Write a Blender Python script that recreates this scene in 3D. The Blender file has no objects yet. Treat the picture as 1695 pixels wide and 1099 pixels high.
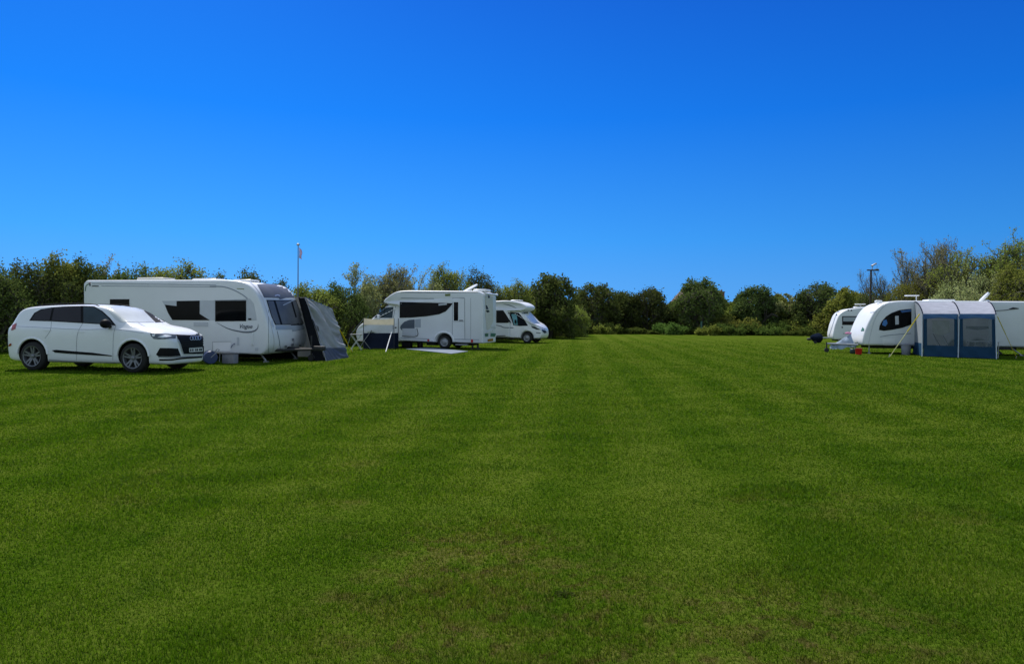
import bpy, bmesh, math, random
import numpy as np
from mathutils import Vector, Matrix, geometry
from mathutils.bvhtree import BVHTree

random.seed(7)
PI = math.pi
sc = bpy.context.scene
COL = sc.collection

# ------------------------------------------------------------------ camera
PW, PH = 1695, 1099
F, CAMH = 1200.0, 1.45
PITCH, ROLL = math.atan(19.5 / F), math.atan(14 / 1695)
_fw = Vector((0, math.cos(PITCH), -math.sin(PITCH)))
_rt = Vector((1, 0, 0))
_up = _rt.cross(_fw)
R2 = _rt * math.cos(ROLL) + _up * math.sin(ROLL)
U2 = _up * math.cos(ROLL) - _rt * math.sin(ROLL)
CAM = Vector((0, 0, CAMH))


def pray(x, y):
    return _fw + R2 * ((x - PW / 2) / F) - U2 * ((y - PH / 2) / F)


def gnd(x, y, z=0.0):
    r = pray(x, y)
    return CAM + r * ((z - CAMH) / r.z)


def atd(x, y, Y):
    r = pray(x, y)
    return CAM + r * (Y / r.y)


cd = bpy.data.cameras.new("camera")
cd.sensor_width = 36
cd.lens = F / PW * 36
cd.clip_end = 5000
cam = bpy.data.objects.new("camera", cd)
COL.objects.link(cam)
m3 = Matrix((R2, U2, -_fw)).transposed()
cam.matrix_world = Matrix.Translation(CAM) @ m3.to_4x4()
sc.camera = cam

# ------------------------------------------------------------------ light
SUN_AZ, SUN_EL = math.radians(-28), math.radians(54)
sd = Vector((math.sin(SUN_AZ) * math.cos(SUN_EL), math.cos(SUN_AZ) * math.cos(SUN_EL), math.sin(SUN_EL)))
sl = bpy.data.lights.new("sun", "SUN")
sl.energy = 4.2
sl.angle = math.radians(0.6)
sl.color = (1.0, 0.95, 0.86)
so = bpy.data.objects.new("sun", sl)
COL.objects.link(so)
so.rotation_euler = sd.to_track_quat("Z", "Y").to_euler()
so.location = (0, 0, 40)

w = bpy.data.worlds.new("World")
sc.world = w
w.use_nodes = True
nt = w.node_tree
nt.nodes.clear()
N = nt.nodes.new
L = nt.links.new
sky = N("ShaderNodeTexSky")
sky.sky_type = "NISHITA"
sky.sun_disc = False
sky.sun_elevation = SUN_EL
sky.sun_rotation = SUN_AZ % (2 * PI)
sky.air_density = 1.0
sky.dust_density = 0.3
sky.ozone_density = 2.5
bg = N("ShaderNodeBackground")
bg.inputs["Strength"].default_value = 0.10
out = N("ShaderNodeOutputWorld")
# the clear sky ahead is deep blue; overhead and behind the viewer the light is whitened by an added paler veil
tc = N("ShaderNodeTexCoord"); sep = N("ShaderNodeSeparateXYZ"); L(tc.outputs["Generated"], sep.inputs[0])
va = N("ShaderNodeVectorMath"); va.inputs[1].default_value = (0, 0, .25)
vn = N("ShaderNodeVectorMath"); vn.operation = "NORMALIZE"
L(tc.outputs["Generated"], va.inputs[0]); L(va.outputs[0], vn.inputs[0])
sky2 = N("ShaderNodeTexSky"); sky2.sky_type = "NISHITA"; sky2.sun_disc = False
sky2.sun_elevation = SUN_EL; sky2.sun_rotation = SUN_AZ % (2 * PI); sky2.air_density = 1.0; sky2.dust_density = .3; sky2.ozone_density = 2.5
L(vn.outputs[0], sky2.inputs[0])
cr = N("ShaderNodeValToRGB")
for pos, col in ((0.0, (.40, .95, 1.40)), (.05, (.357, .945, 1.41)), (.108, (.213, .92, 1.52)), (.265, (.052, .643, 1.575)), (.404, (.049, .47, 1.39)), (1.0, (.05, .42, 1.3))):
    e = cr.color_ramp.elements[0] if pos == 0 else (cr.color_ramp.elements[-1] if pos == 1.0 else cr.color_ramp.elements.new(pos))
    e.position = pos; e.color = (*[q * .6 for q in col], 1)
L(sep.outputs[2], cr.inputs[0])
mu = N("ShaderNodeVectorMath"); mu.operation = "MULTIPLY"; L(sky2.outputs[0], mu.inputs[0]); L(cr.outputs[0], mu.inputs[1])
ms = N("ShaderNodeVectorMath"); ms.operation = "SCALE"; ms.inputs["Scale"].default_value = 1 / .6 / 1.366; L(mu.outputs[0], ms.inputs[0])
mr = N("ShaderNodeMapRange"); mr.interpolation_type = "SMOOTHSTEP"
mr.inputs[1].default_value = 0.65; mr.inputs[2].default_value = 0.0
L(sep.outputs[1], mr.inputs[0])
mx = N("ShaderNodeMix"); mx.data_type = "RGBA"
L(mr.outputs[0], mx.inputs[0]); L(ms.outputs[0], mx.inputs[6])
fill_veil = N("ShaderNodeMix"); fill_veil.data_type = "RGBA"; fill_veil.inputs[0].default_value = 0.55
L(sky.outputs[0], fill_veil.inputs[6]); fill_veil.inputs[7].default_value = (3.9, 4.7, 5.9, 1)
L(fill_veil.outputs[2], mx.inputs[7])
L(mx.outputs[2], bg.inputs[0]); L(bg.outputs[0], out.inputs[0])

sc.view_settings.view_transform = "Standard"
sc.view_settings.look = "None"
sc.view_settings.exposure = 0.45
sc.view_settings.gamma = 1.0
sc.render.engine = "CYCLES"
sc.cycles.max_bounces = 6
sc.cycles.transparent_max_bounces = 8
sc.cycles.use_denoising = True

# ------------------------------------------------------------------ materials
MATS = {}


def nodes_of(name):
    m = bpy.data.materials.new(name)
    m.use_nodes = True
    t = m.node_tree
    t.nodes.clear()
    return m, t, t.nodes.new, t.links.new


def mat(name, col, rough=0.5, metal=0.0, var=0.06, scale=3.0, bump=0.0, bscale=60.0, coat=0.0, spec=0.5, emit=None):
    """painted / moulded surface with gentle procedural unevenness"""
    if name in MATS:
        return MATS[name]
    m, t, n, l = nodes_of(name)
    o = n("ShaderNodeOutputMaterial"); p = n("ShaderNodeBsdfPrincipled")
    l(p.outputs[0], o.inputs[0])
    c = n("ShaderNodeTexCoord")
    no = n("ShaderNodeTexNoise"); no.inputs["Scale"].default_value = scale; no.inputs["Detail"].default_value = 6
    l(c.outputs["Object"], no.inputs["Vector"])
    mp = n("ShaderNodeMapRange")
    mp.inputs[1].default_value = 0.3; mp.inputs[2].default_value = 0.7
    mp.inputs[3].default_value = 1 - var; mp.inputs[4].default_value = 1 + var
    l(no.outputs[0], mp.inputs[0])
    sm = n("ShaderNodeVectorMath"); sm.operation = "SCALE"; sm.inputs[0].default_value = col
    l(mp.outputs[0], sm.inputs["Scale"]); l(sm.outputs[0], p.inputs["Base Color"])
    mr_ = n("ShaderNodeMapRange"); mr_.inputs[3].default_value = max(0.02, rough * 0.8); mr_.inputs[4].default_value = min(1, rough * 1.25)
    l(no.outputs[0], mr_.inputs[0]); l(mr_.outputs[0], p.inputs["Roughness"])
    p.inputs["Metallic"].default_value = metal
    p.inputs["Specular IOR Level"].default_value = spec
    p.inputs["Coat Weight"].default_value = coat
    p.inputs["Coat Roughness"].default_value = 0.05
    if bump:
        nb = n("ShaderNodeTexNoise"); nb.inputs["Scale"].default_value = bscale; nb.inputs["Detail"].default_value = 4
        l(c.outputs["Object"], nb.inputs["Vector"])
        b = n("ShaderNodeBump"); b.inputs["Strength"].default_value = bump; b.inputs["Distance"].default_value = 0.02
        l(nb.outputs[0], b.inputs["Height"]); l(b.outputs[0], p.inputs["Normal"])
    MATS[name] = m
    return m


def fabric(name, col, trans=0.25, var=0.1, bump=0.25, bscale=9.0):
    if name in MATS:
        return MATS[name]
    m, t, n, l = nodes_of(name)
    o = n("ShaderNodeOutputMaterial"); d = n("ShaderNodeBsdfDiffuse"); tr = n("ShaderNodeBsdfTranslucent"); mixs = n("ShaderNodeMixShader")
    c = n("ShaderNodeTexCoord"); no = n("ShaderNodeTexNoise"); no.inputs["Scale"].default_value = 4; no.inputs["Detail"].default_value = 6
    l(c.outputs["Object"], no.inputs["Vector"])
    mp = n("ShaderNodeMapRange"); mp.inputs[1].default_value = .3; mp.inputs[2].default_value = .7
    mp.inputs[3].default_value = 1 - var; mp.inputs[4].default_value = 1 + var
    l(no.outputs[0], mp.inputs[0])
    sm = n("ShaderNodeVectorMath"); sm.operation = "SCALE"; sm.inputs[0].default_value = col
    l(mp.outputs[0], sm.inputs["Scale"])
    l(sm.outputs[0], d.inputs[0]); l(sm.outputs[0], tr.inputs[0])
    nb = n("ShaderNodeTexNoise"); nb.inputs["Scale"].default_value = bscale; nb.inputs["Detail"].default_value = 3
    l(c.outputs["Object"], nb.inputs["Vector"])
    b = n("ShaderNodeBump"); b.inputs["Strength"].default_value = bump; b.inputs["Distance"].default_value = 0.03
    l(nb.outputs[0], b.inputs["Height"]); l(b.outputs[0], d.inputs["Normal"])
    mixs.inputs[0].default_value = trans
    l(d.outputs[0], mixs.inputs[1]); l(tr.outputs[0], mixs.inputs[2]); l(mixs.outputs[0], o.inputs[0])
    MATS[name] = m
    return m


def mesh_cloth(name, col, alpha):
    """fine netting or clear vinyl: part of the light goes straight through"""
    if name in MATS:
        return MATS[name]
    m, t, n, l = nodes_of(name)
    o = n("ShaderNodeOutputMaterial"); p = n("ShaderNodeBsdfPrincipled"); tr = n("ShaderNodeBsdfTransparent"); mixs = n("ShaderNodeMixShader")
    c = n("ShaderNodeTexCoord"); no = n("ShaderNodeTexNoise"); no.inputs["Scale"].default_value = 3
    l(c.outputs["Object"], no.inputs["Vector"])
    mp = n("ShaderNodeMapRange"); mp.inputs[3].default_value = max(0, alpha - .12); mp.inputs[4].default_value = min(1, alpha + .12)
    l(no.outputs[0], mp.inputs[0])
    p.inputs["Base Color"].default_value = (*col, 1); p.inputs["Roughness"].default_value = 0.35
    l(mp.outputs[0], mixs.inputs[0]); l(tr.outputs[0], mixs.inputs[1]); l(p.outputs[0], mixs.inputs[2]); l(mixs.outputs[0], o.inputs[0])
    MATS[name] = m
    return m


def leafmat(name, c1, c2, trans=0.35):
    if name in MATS:
        return MATS[name]
    m, t, n, l = nodes_of(name)
    o = n("ShaderNodeOutputMaterial"); d = n("ShaderNodeBsdfDiffuse"); tr = n("ShaderNodeBsdfTranslucent"); mixs = n("ShaderNodeMixShader")
    g = n("ShaderNodeNewGeometry"); oi = n("ShaderNodeObjectInfo")
    no = n("ShaderNodeTexNoise"); no.inputs["Scale"].default_value = 0.9; no.inputs["Detail"].default_value = 3
    l(g.outputs["Position"], no.inputs["Vector"])
    mp = n("ShaderNodeMapRange"); mp.inputs[1].default_value = .35; mp.inputs[2].default_value = .65
    l(no.outputs[0], mp.inputs[0])
    ad = n("ShaderNodeMath"); ad.operation = "MULTIPLY_ADD"; ad.inputs[1].default_value = 0.55
    sb = n("ShaderNodeMath"); sb.operation = "MULTIPLY"; sb.inputs[1].default_value = 0.45
    l(mp.outputs[0], sb.inputs[0]); l(g.outputs["Random Per Island"], ad.inputs[0]); l(sb.outputs[0], ad.inputs[2])
    mc = n("ShaderNodeMix"); mc.data_type = "RGBA"; mc.inputs[6].default_value = (*c1, 1); mc.inputs[7].default_value = (*c2, 1)
    l(ad.outputs[0], mc.inputs[0])
    # each tree has its own tint
    hs = n("ShaderNodeHueSaturation")
    mh = n("ShaderNodeMapRange"); mh.inputs[3].default_value = 0.475; mh.inputs[4].default_value = 0.515
    l(oi.outputs["Random"], mh.inputs[0]); l(mh.outputs[0], hs.inputs["Hue"])
    mv = n("ShaderNodeMapRange"); mv.inputs[3].default_value = 0.8; mv.inputs[4].default_value = 1.25
    l(oi.outputs["Random"], mv.inputs[0]); l(mv.outputs[0], hs.inputs["Value"])
    l(mc.outputs[2], hs.inputs["Color"])
    l(hs.outputs[0], d.inputs[0]); l(hs.outputs[0], tr.inputs[0])
    mixs.inputs[0].default_value = trans
    l(d.outputs[0], mixs.inputs[1]); l(tr.outputs[0], mixs.inputs[2]); l(mixs.outputs[0], o.inputs[0])
    MATS[name] = m
    return m


WHITE = mat("white_gelcoat", (0.78, 0.79, 0.80), 0.28, var=0.025, scale=1.2, coat=0.2)
WHITE2 = mat("white_panel", (0.70, 0.72, 0.74), 0.4, var=0.03, scale=1.5)
CARW = mat("white_car_paint", (0.80, 0.81, 0.83), 0.25, var=0.015, coat=0.12, spec=.35)
GREY = mat("grey_panel", (0.33, 0.37, 0.42), 0.35, var=0.05)
LGREY = mat("light_grey_panel", (0.48, 0.51, 0.55), 0.4, var=0.05)
BLACK = mat("black_plastic", (0.010, 0.010, 0.011), 0.55, var=0.2, spec=.08)
GLASS = mat("tinted_glass", (0.004, 0.005, 0.006), 0.08, var=0.3, scale=2, spec=0.09)
GLASSB = mat("blue_grey_glass", (0.025, 0.045, 0.055), 0.06, var=0.3, scale=2, spec=.3)
PRIV = mat("privacy_glass", (0.014, 0.011, 0.014), 0.08, var=0.2, scale=2, spec=.3)
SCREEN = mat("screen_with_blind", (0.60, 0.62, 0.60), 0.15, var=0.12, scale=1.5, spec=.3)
ACRYL = mat("smoked_acrylic", (0.125, 0.130, 0.140), 0.35, var=0.2, scale=1.5, spec=.12)
RUBBER = mat("rubber", (0.012, 0.012, 0.012), 0.8, var=0.25, scale=12)
ALLOY = mat("alloy", (0.17, 0.175, 0.19), 0.4, metal=0.5, var=0.08)
DARKALLOY = mat("dark_alloy", (0.028, 0.028, 0.03), 0.5, var=0.1, spec=.25)
STEEL = mat("galvanised_steel", (0.32, 0.33, 0.34), 0.45, metal=0.6, var=0.12, scale=9)
CHROME = mat("chrome", (0.55, 0.56, 0.58), 0.35, metal=.4, var=0.03)
CHASSIS = mat("chassis_dark", (0.02, 0.02, 0.021), 0.7, var=0.3, scale=6)
SWOOSH = mat("slate_decal", (0.06, 0.085, 0.12), 0.35, var=0.1)
LINE = mat("grey_line_decal", (0.22, 0.26, 0.32), 0.4, var=0.08)
SEAM = mat("panel_gap", (0.16, 0.18, 0.20), 0.6, var=0.2)
REDL = mat("red_lens", (0.30, 0.012, 0.015), 0.15, var=0.1, coat=0.5)
AMBERL = mat("amber_lens", (0.5, 0.14, 0.02), 0.2, var=0.1)
REDP = mat("red_plastic", (0.52, 0.006, 0.012), 0.4, var=0.06)
LENS = mat("clear_lens", (0.11, 0.13, 0.155), 0.15, var=0.4, scale=14, spec=.3)
LENSB = mat("bright_lens", (0.75, 0.78, 0.8), 0.15, var=0.1)
PLATE = mat("plate_white", (0.62, 0.63, 0.62), 0.4, var=0.05)
INK = mat("dark_ink", (0.015, 0.018, 0.024), 0.5, var=0.1, spec=.25)
OLIVE = mat("olive_decal", (0.16, 0.20, 0.06), 0.5, var=0.1)
GREEND = mat("green_decal", (0.04, 0.14, 0.07), 0.5, var=0.1)
CREAMP = mat("cream_panel", (0.62, 0.60, 0.52), 0.4, var=0.05)
GREYBOX = mat("grey_plastic", (0.22, 0.225, 0.25), 0.55, var=0.1, scale=8)
BLUEP = mat("blue_plastic", (0.02, 0.04, 0.12), 0.5, var=0.1)
WOOD = mat("weathered_wood", (0.055, 0.042, 0.03), 0.85, var=0.3, scale=14, bump=0.4)
BARK = mat("bark", (0.085, 0.075, 0.055), 0.9, var=0.35, scale=10, bump=0.5, bscale=30)
BARKP = mat("pale_bark", (0.15, 0.14, 0.12), 0.9, var=0.35, scale=10, bump=0.5, bscale=30)
BRICK = mat("brown_brick", (0.20, 0.10, 0.065), 0.9, var=0.25, scale=3, bump=0.3)
TILE = mat("roof_tile", (0.11, 0.065, 0.045), 0.9, var=0.3, scale=2.5, bump=0.5)
F_DARK = fabric("black_shade_fabric", (0.012, 0.013, 0.015), 0.05)  # black cloth colour that stands in for deep shade
F_GREY = fabric("grey_tent_fabric", (0.33, 0.345, 0.36), 0.10)
F_SLATE = fabric("slate_tent_fabric", (0.10, 0.12, 0.17), 0.2)
F_BLUE = fabric("blue_tent_fabric", (0.028, 0.075, 0.145), 0.25)
F_BLUEL = fabric("mid_blue_fabric", (0.07, 0.15, 0.32), 0.25)
F_PALE = fabric("pale_roof_fabric", (0.37, 0.39, 0.46), 0.25)
F_CREAM = fabric("cream_canvas", (0.50, 0.47, 0.36), 0.35)
F_NAVY = fabric("navy_canvas", (0.012, 0.018, 0.035), 0.1)
F_YEL = fabric("yellow_webbing", (0.62, 0.52, 0.04), 0.35, bump=0.0)
F_TARP = fabric("blue_white_cover", (0.36, 0.44, 0.56), 0.3, var=0.3)
F_PINK = fabric("pink_cloth", (0.65, 0.28, 0.45), 0.3)
F_MAT = fabric("ground_mat", (0.20, 0.23, 0.28), 0.0, var=0.15)
NET = mesh_cloth("window_netting", (0.15, 0.18, 0.21), 0.46)
VINYL = mesh_cloth("clear_vinyl", (0.22, 0.27, 0.33), 0.30)


# ------------------------------------------------------------------ builders
class MB:
    def __init__(self):
        self.b = bmesh.new()

    def face(self, pts):
        return self.b.faces.new([self.b.verts.new(p) for p in pts])

    def box(self, c, s, rot=None, bev=0.0):
        M = Matrix.Translation(Vector(c)) @ (rot.to_4x4() if rot else Matrix()) @ Matrix.Diagonal((*s, 1))
        r = bmesh.ops.create_cube(self.b, size=1, matrix=M)
        if bev:
            es = list({e for v in r["verts"] for e in v.link_edges})
            bmesh.ops.bevel(self.b, geom=es, offset=bev, segments=2, profile=.5, affect="EDGES")
        return self

    def tube(self, pts, r, n=8, r1=None, caps=True):
        pts = [Vector(p) for p in pts]
        k = len(pts)
        rs = r if isinstance(r, (list, tuple)) else [r + ((r1 if r1 is not None else r) - r) * i / max(1, k - 1) for i in range(k)]
        rings = []
        a = None
        for i, p in enumerate(pts):
            d = (pts[min(i + 1, k - 1)] - pts[max(i - 1, 0)]).normalized()
            if a is None:
                a = d.orthogonal().normalized()
            else:
                a = (a - d * a.dot(d)).normalized()
            bb = d.cross(a)
            rings.append([self.b.verts.new(p + (a * math.cos(2 * PI * j / n) + bb * math.sin(2 * PI * j / n)) * rs[i]) for j in range(n)])
        for i in range(k - 1):
            for j in range(n):
                self.b.faces.new((rings[i][j], rings[i][(j + 1) % n], rings[i + 1][(j + 1) % n], rings[i + 1][j]))
        if caps:
            self.b.faces.new(rings[0][::-1]); self.b.faces.new(rings[-1])
        return self

    def lathe(self, prof, o, axis="y", n=32, sgn=1, closed=False):
        """prof: (radius, along)"""
        o = Vector(o)
        rings = []
        for r, h in prof:
            ring = []
            for j in range(n):
                t = 2 * PI * j / n
                if axis == "y":
                    q = Vector((r * math.cos(t), sgn * h, r * math.sin(t)))
                else:
                    q = Vector((r * math.cos(t), r * math.sin(t), h))
                ring.append(self.b.verts.new(o + q))
            rings.append(ring)
        m = len(rings)
        for i in range(m if closed else m - 1):
            A, B = rings[i], rings[(i + 1) % m]
            for j in range(n):
                self.b.faces.new((A[j], A[(j + 1) % n], B[(j + 1) % n], B[j]))
        if not closed:
            self.b.faces.new(rings[0]); self.b.faces.new(rings[-1][::-1])
        return self

    def prism(self, poly, frame, t):
        """poly 2D list; frame (o,u,v,n); extruded t along n"""
        o, u, v, nn = (Vector(q) for q in frame)
        a = [self.b.verts.new(o + u * x + v * y) for x, y in poly]
        c = [self.b.verts.new(o + u * x + v * y + nn * t) for x, y in poly]
        self.b.faces.new(a); self.b.faces.new(c[::-1])
        k = len(poly)
        for i in range(k):
            self.b.faces.new((a[i], c[i], c[(i + 1) % k], a[(i + 1) % k]))
        return self

    def sphere(self, c, s, seg=16):
        M = Matrix.Translation(Vector(c)) @ Matrix.Diagonal((*s, 1))
        bmesh.ops.create_uvsphere(self.b, u_segments=seg, v_segments=max(6, seg // 2), radius=1, matrix=M)
        return self

    def obj(self, name, material, parent=None, smooth=35, recalc=True):
        if recalc:
            bmesh.ops.recalc_face_normals(self.b, faces=self.b.faces)
        me = bpy.data.meshes.new(name)
        self.b.to_mesh(me); self.b.free()
        return link(name, me, material, parent, smooth)


def link(name, me, material, parent=None, smooth=35):
    for mm in (material if isinstance(material, (list, tuple)) else [material]):
        me.materials.append(mm)
    if smooth:
        me.polygons.foreach_set("use_smooth", [True] * len(me.polygons))
        try:
            me.set_sharp_from_angle(angle=math.radians(smooth))
        except Exception:
            pass
    o = bpy.data.objects.new(name, me)
    COL.objects.link(o)
    if parent:
        o.parent = parent
    return o


def np_mesh(name, V, faces_flat, counts, material, parent=None, smooth=False):
    me = bpy.data.meshes.new(name)
    nv, nf = len(V), len(counts)
    me.vertices.add(nv); me.vertices.foreach_set("co", np.asarray(V, np.float32).ravel())
    me.loops.add(len(faces_flat)); me.loops.foreach_set("vertex_index", np.asarray(faces_flat, np.int32))
    me.polygons.add(nf)
    st = np.concatenate([[0], np.cumsum(counts)[:-1]]).astype(np.int32)
    me.polygons.foreach_set("loop_start", st)
    me.update(calc_edges=True)
    me.validate()
    return link(name, me, material, parent, 180 if smooth else 0)


def tag(o, label=None, cat=None, group=None, kind=None):
    if label: o["label"] = label
    if cat: o["category"] = cat
    if group: o["group"] = group
    if kind: o["kind"] = kind
    return o


def thing(name, label, cat, loc=(0, 0, 0), yaw=0.0, group=None):
    o = bpy.data.objects.new(name, None)
    o.empty_display_size = .3
    COL.objects.link(o)
    o.location = loc
    o.rotation_euler = (0, 0, math.radians(yaw))
    o["mw"] = 0
    del o["mw"]
    return tag(o, label, cat, group)


def mw(o):
    return Matrix.Translation(o.location) @ o.rotation_euler.to_matrix().to_4x4()


def rpoly(pts, seg=5):
    """polygon with rounded corners: (x, z, r)"""
    res = []
    k = len(pts)
    for i, q in enumerate(pts):
        p = Vector(q[:2]); r = q[2] if len(q) > 2 else 0
        if not r:
            res.append(tuple(p)); continue
        a = Vector(pts[i - 1][:2]); b = Vector(pts[(i + 1) % k][:2])
        da = (a - p); db = (b - p)
        ra = min(r, da.length * .48); rb = min(r, db.length * .48)
        s = p + da.normalized() * ra; e = p + db.normalized() * rb
        for j in range(seg + 1):
            t = j / seg
            res.append(tuple(s * (1 - t) ** 2 + p * 2 * t * (1 - t) + e * t * t))
    return res


def notch(poly, arcs, n=16):
    """wheel arches let into the bottom edge of a side profile: (x, z, radius)"""
    k = len(poly)
    best = max(range(k), key=lambda i: abs(poly[i][0] - poly[(i + 1) % k][0]) if max(poly[i][1], poly[(i + 1) % k][1]) < .7 else 0)
    a, c = Vector(poly[best]), Vector(poly[(best + 1) % k])
    sg = 1 if c.x > a.x else -1
    ins = []
    for x, z, r in sorted(arcs, key=lambda q: q[0] * sg):
        zb = a.y + (c.y - a.y) * (x - a.x) / (c.x - a.x)
        t0 = math.asin(max(-.95, min(.95, (zb - z) / r)))
        for i in range(n + 1):
            t = PI - t0 + (2 * t0 - PI) * i / n
            ins.append((x + sg * math.cos(t) * r, z + math.sin(t) * r))
    return poly[:best + 1] + ins + poly[best + 1:]


def wells(th, arcs, hw):
    for x, z, r in arcs:
        m = MB(); m.box((x, 0, z + r * .35), (2 * r - .03, 2 * (hw - .30), r * 1.3)); m.obj("wheel_well", CHASSIS, th)


def inset(poly, d):
    k = len(poly)
    P = [Vector(p) for p in poly]
    area = sum(P[i].x * P[(i + 1) % k].y - P[(i + 1) % k].x * P[i].y for i in range(k))
    sg = 1 if area > 0 else -1
    res = []
    for i in range(k):
        e0 = (P[i] - P[i - 1]).normalized(); e1 = (P[(i + 1) % k] - P[i]).normalized()
        n0 = Vector((-e0.y, e0.x)) * sg; n1 = Vector((-e1.y, e1.x)) * sg
        nn = (n0 + n1)
        if nn.length < 1e-6: nn = n0
        nn.normalize()
        c = max(.5, nn.dot(n0))
        res.append(P[i] + nn * (d / c))
    return res


def slab(profile, hw, r, fn=None, seg=4):
    """side profile (x,z) swept across +-hw with rounded edges"""
    b = bmesh.new()
    secs = []
    for i in range(seg + 1):
        a = PI / 2 * i / seg
        secs.append((-(hw - r + r * math.cos(a)), r * (1 - math.sin(a))))
    secs = secs + [(-y, d) for y, d in secs[::-1]]
    rings = []
    for y, d in secs:
        ip = inset(profile, d) if d > 1e-6 else [Vector(p) for p in profile]
        rings.append([b.verts.new((p.x, y, p.y)) for p in ip])
    k = len(profile)
    for i in range(len(rings) - 1):
        for j in range(k):
            b.faces.new((rings[i][j], rings[i][(j + 1) % k], rings[i + 1][(j + 1) % k], rings[i + 1][j]))
    for ring, flip in ((rings[0], False), (rings[-1], True)):
        for tri in geometry.tessellate_polygon([[v.co for v in ring]]):
            try: b.faces.new([ring[i] for i in (tri[::-1] if flip else tri)])
            except ValueError: pass
    if fn:
        for v in b.verts:
            v.co = Vector(fn(v.co.copy()))
    m = MB(); m.b.free(); m.b = b
    return m


def bake(o, keep_mats=True):
    dg = bpy.context.evaluated_depsgraph_get()
    dg.update()
    me = bpy.data.meshes.new_from_object(o.evaluated_get(dg))
    o.modifiers.clear()
    o.data = me


def cut_arches(body, cyls, bmat=None):
    """wheel arches cut into a closed body: (x, z, radius, y0, y1)"""
    m = MB()
    for x, z, r, y0, y1 in cyls:
        m.tube([(x, y0, z), (x, y1, z)], r, 40)
    c = m.obj("cutter", bmat or CHASSIS, None, 0)
    c.parent = body.parent
    md = body.modifiers.new("b", "BOOLEAN")
    md.operation = "DIFFERENCE"; md.solver = "EXACT"; md.object = c
    try: md.material_mode = "TRANSFER"
    except Exception: pass
    bpy.context.view_layer.update()
    me0 = body.data
    n0 = len(me0.vertices)
    dg = bpy.context.evaluated_depsgraph_get()
    for solver in ("EXACT", "MANIFOLD", "FAST"):
        try: md.solver = solver
        except Exception: continue
        bpy.context.view_layer.update()
        dg.update()
        me = bpy.data.meshes.new_from_object(body.evaluated_get(dg))
        if len(me.vertices) > n0 * .9:
            break
        print("boolean", solver, "failed on", body.name, body.parent.name, len(me.vertices), n0)
    body.modifiers.clear()
    body.data = me
    bpy.data.objects.remove(c)


class Surf:
    """photo-measured outlines laid on the real surface of a body"""
    def __init__(self, th, *bodies):
        self.th = th
        self.M = mw(th); self.I = self.M.inverted()
        self.set(*bodies)

    def set(self, *bodies):
        b = bmesh.new()
        for o in bodies:
            b.from_mesh(o.data)
        self.bvh = BVHTree.FromBMesh(b)
        b.free()
        self.o = self.I @ CAM

    def hit(self, px, py, off):
        d = (self.I.to_3x3() @ pray(px, py)).normalized()
        h, n, i, dist = self.bvh.ray_cast(self.o, d)
        if h is None:
            q = self.o + d * (self.o.length)
            h, n, i, dist = self.bvh.find_nearest(q)
        if n.dot(d) > 0: n = -n
        return h + n * off

    def patch(self, name, pts, material, off=.008, step=3.0, parent=None, mirror=False, smooth=30):
        out = []
        k = len(pts)
        bnd = []
        for i in range(k):
            a, c = Vector(pts[i]), Vector(pts[(i + 1) % k])
            m_ = max(1, int((c - a).length / step))
            for j in range(m_):
                bnd.append(a.lerp(c, j / m_))
        xs = [p.x for p in bnd]; ys = [p.y for p in bnd]
        inner = []
        y = min(ys) + step * .6
        row = 0
        while y < max(ys):
            x = min(xs) + step * (.6 + .5 * (row % 2))
            while x < max(xs):
                inner.append(Vector((x, y))); x += step
            y += step; row += 1
        res = geometry.delaunay_2d_cdt(bnd + inner, [], [list(range(len(bnd)))], 1, 1e-4)
        b = bmesh.new()
        vs = [b.verts.new(self.hit(p.x, p.y, off)) for p in res[0]]
        for f in res[2]:
            try: b.faces.new([vs[i] for i in f])
            except ValueError: pass
        lo = [v for v in b.verts if not v.link_faces]
        bmesh.ops.delete(b, geom=lo, context="VERTS")
        m = MB(); m.b.free(); m.b = b
        o = m.obj(name, material, parent or self.th, smooth)
        if mirror:
            me = o.data.copy()
            for v in me.vertices: v.co.y = -v.co.y
            me.flip_normals()
            o2 = bpy.data.objects.new(name, me); COL.objects.link(o2); o2.parent = o.parent
        return o

    def strip(self, name, pts, wpx, material, off=.01, step=3.0, parent=None, mirror=False, taper=False):
        pts = [Vector(p) for p in smooth_line(pts)]
        k = len(pts)
        l_, r_ = [], []
        for i, p in enumerate(pts):
            d = (pts[min(i + 1, k - 1)] - pts[max(0, i - 1)]).normalized()
            n_ = Vector((-d.y, d.x))
            ww = wpx * .5 * (1 if not taper else max(.12, math.sin(PI * (i + .5) / k)))
            l_.append(p + n_ * ww); r_.append(p - n_ * ww)
        b = bmesh.new()
        A = [b.verts.new(self.hit(p.x, p.y, off)) for p in l_]
        B = [b.verts.new(self.hit(p.x, p.y, off)) for p in r_]
        for i in range(k - 1):
            b.faces.new((A[i], A[i + 1], B[i + 1], B[i]))
        m = MB(); m.b.free(); m.b = b
        o = m.obj(name, material, parent or self.th, 30)
        if mirror:
            me = o.data.copy()
            for v in me.vertices: v.co.y = -v.co.y
            me.flip_normals()
            o2 = bpy.data.objects.new(name, me); COL.objects.link(o2); o2.parent = o.parent
        return o


def smooth_line(pts, n=6):
    P = [Vector(p) for p in pts]
    if len(P) < 3:
        return [P[0].lerp(P[-1], i / n) for i in range(n + 1)]
    res = []
    for i in range(len(P) - 1):
        p0, p1, p2, p3 = P[max(i - 1, 0)], P[i], P[i + 1], P[min(i + 2, len(P) - 1)]
        for j in range(n):
            t = j / n
            res.append(.5 * ((2 * p1) + (p2 - p0) * t + (2 * p0 - 5 * p1 + 4 * p2 - p3) * t * t + (3 * p1 - p0 - 3 * p2 + p3) * t ** 3))
    res.append(P[-1])
    return res


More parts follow.
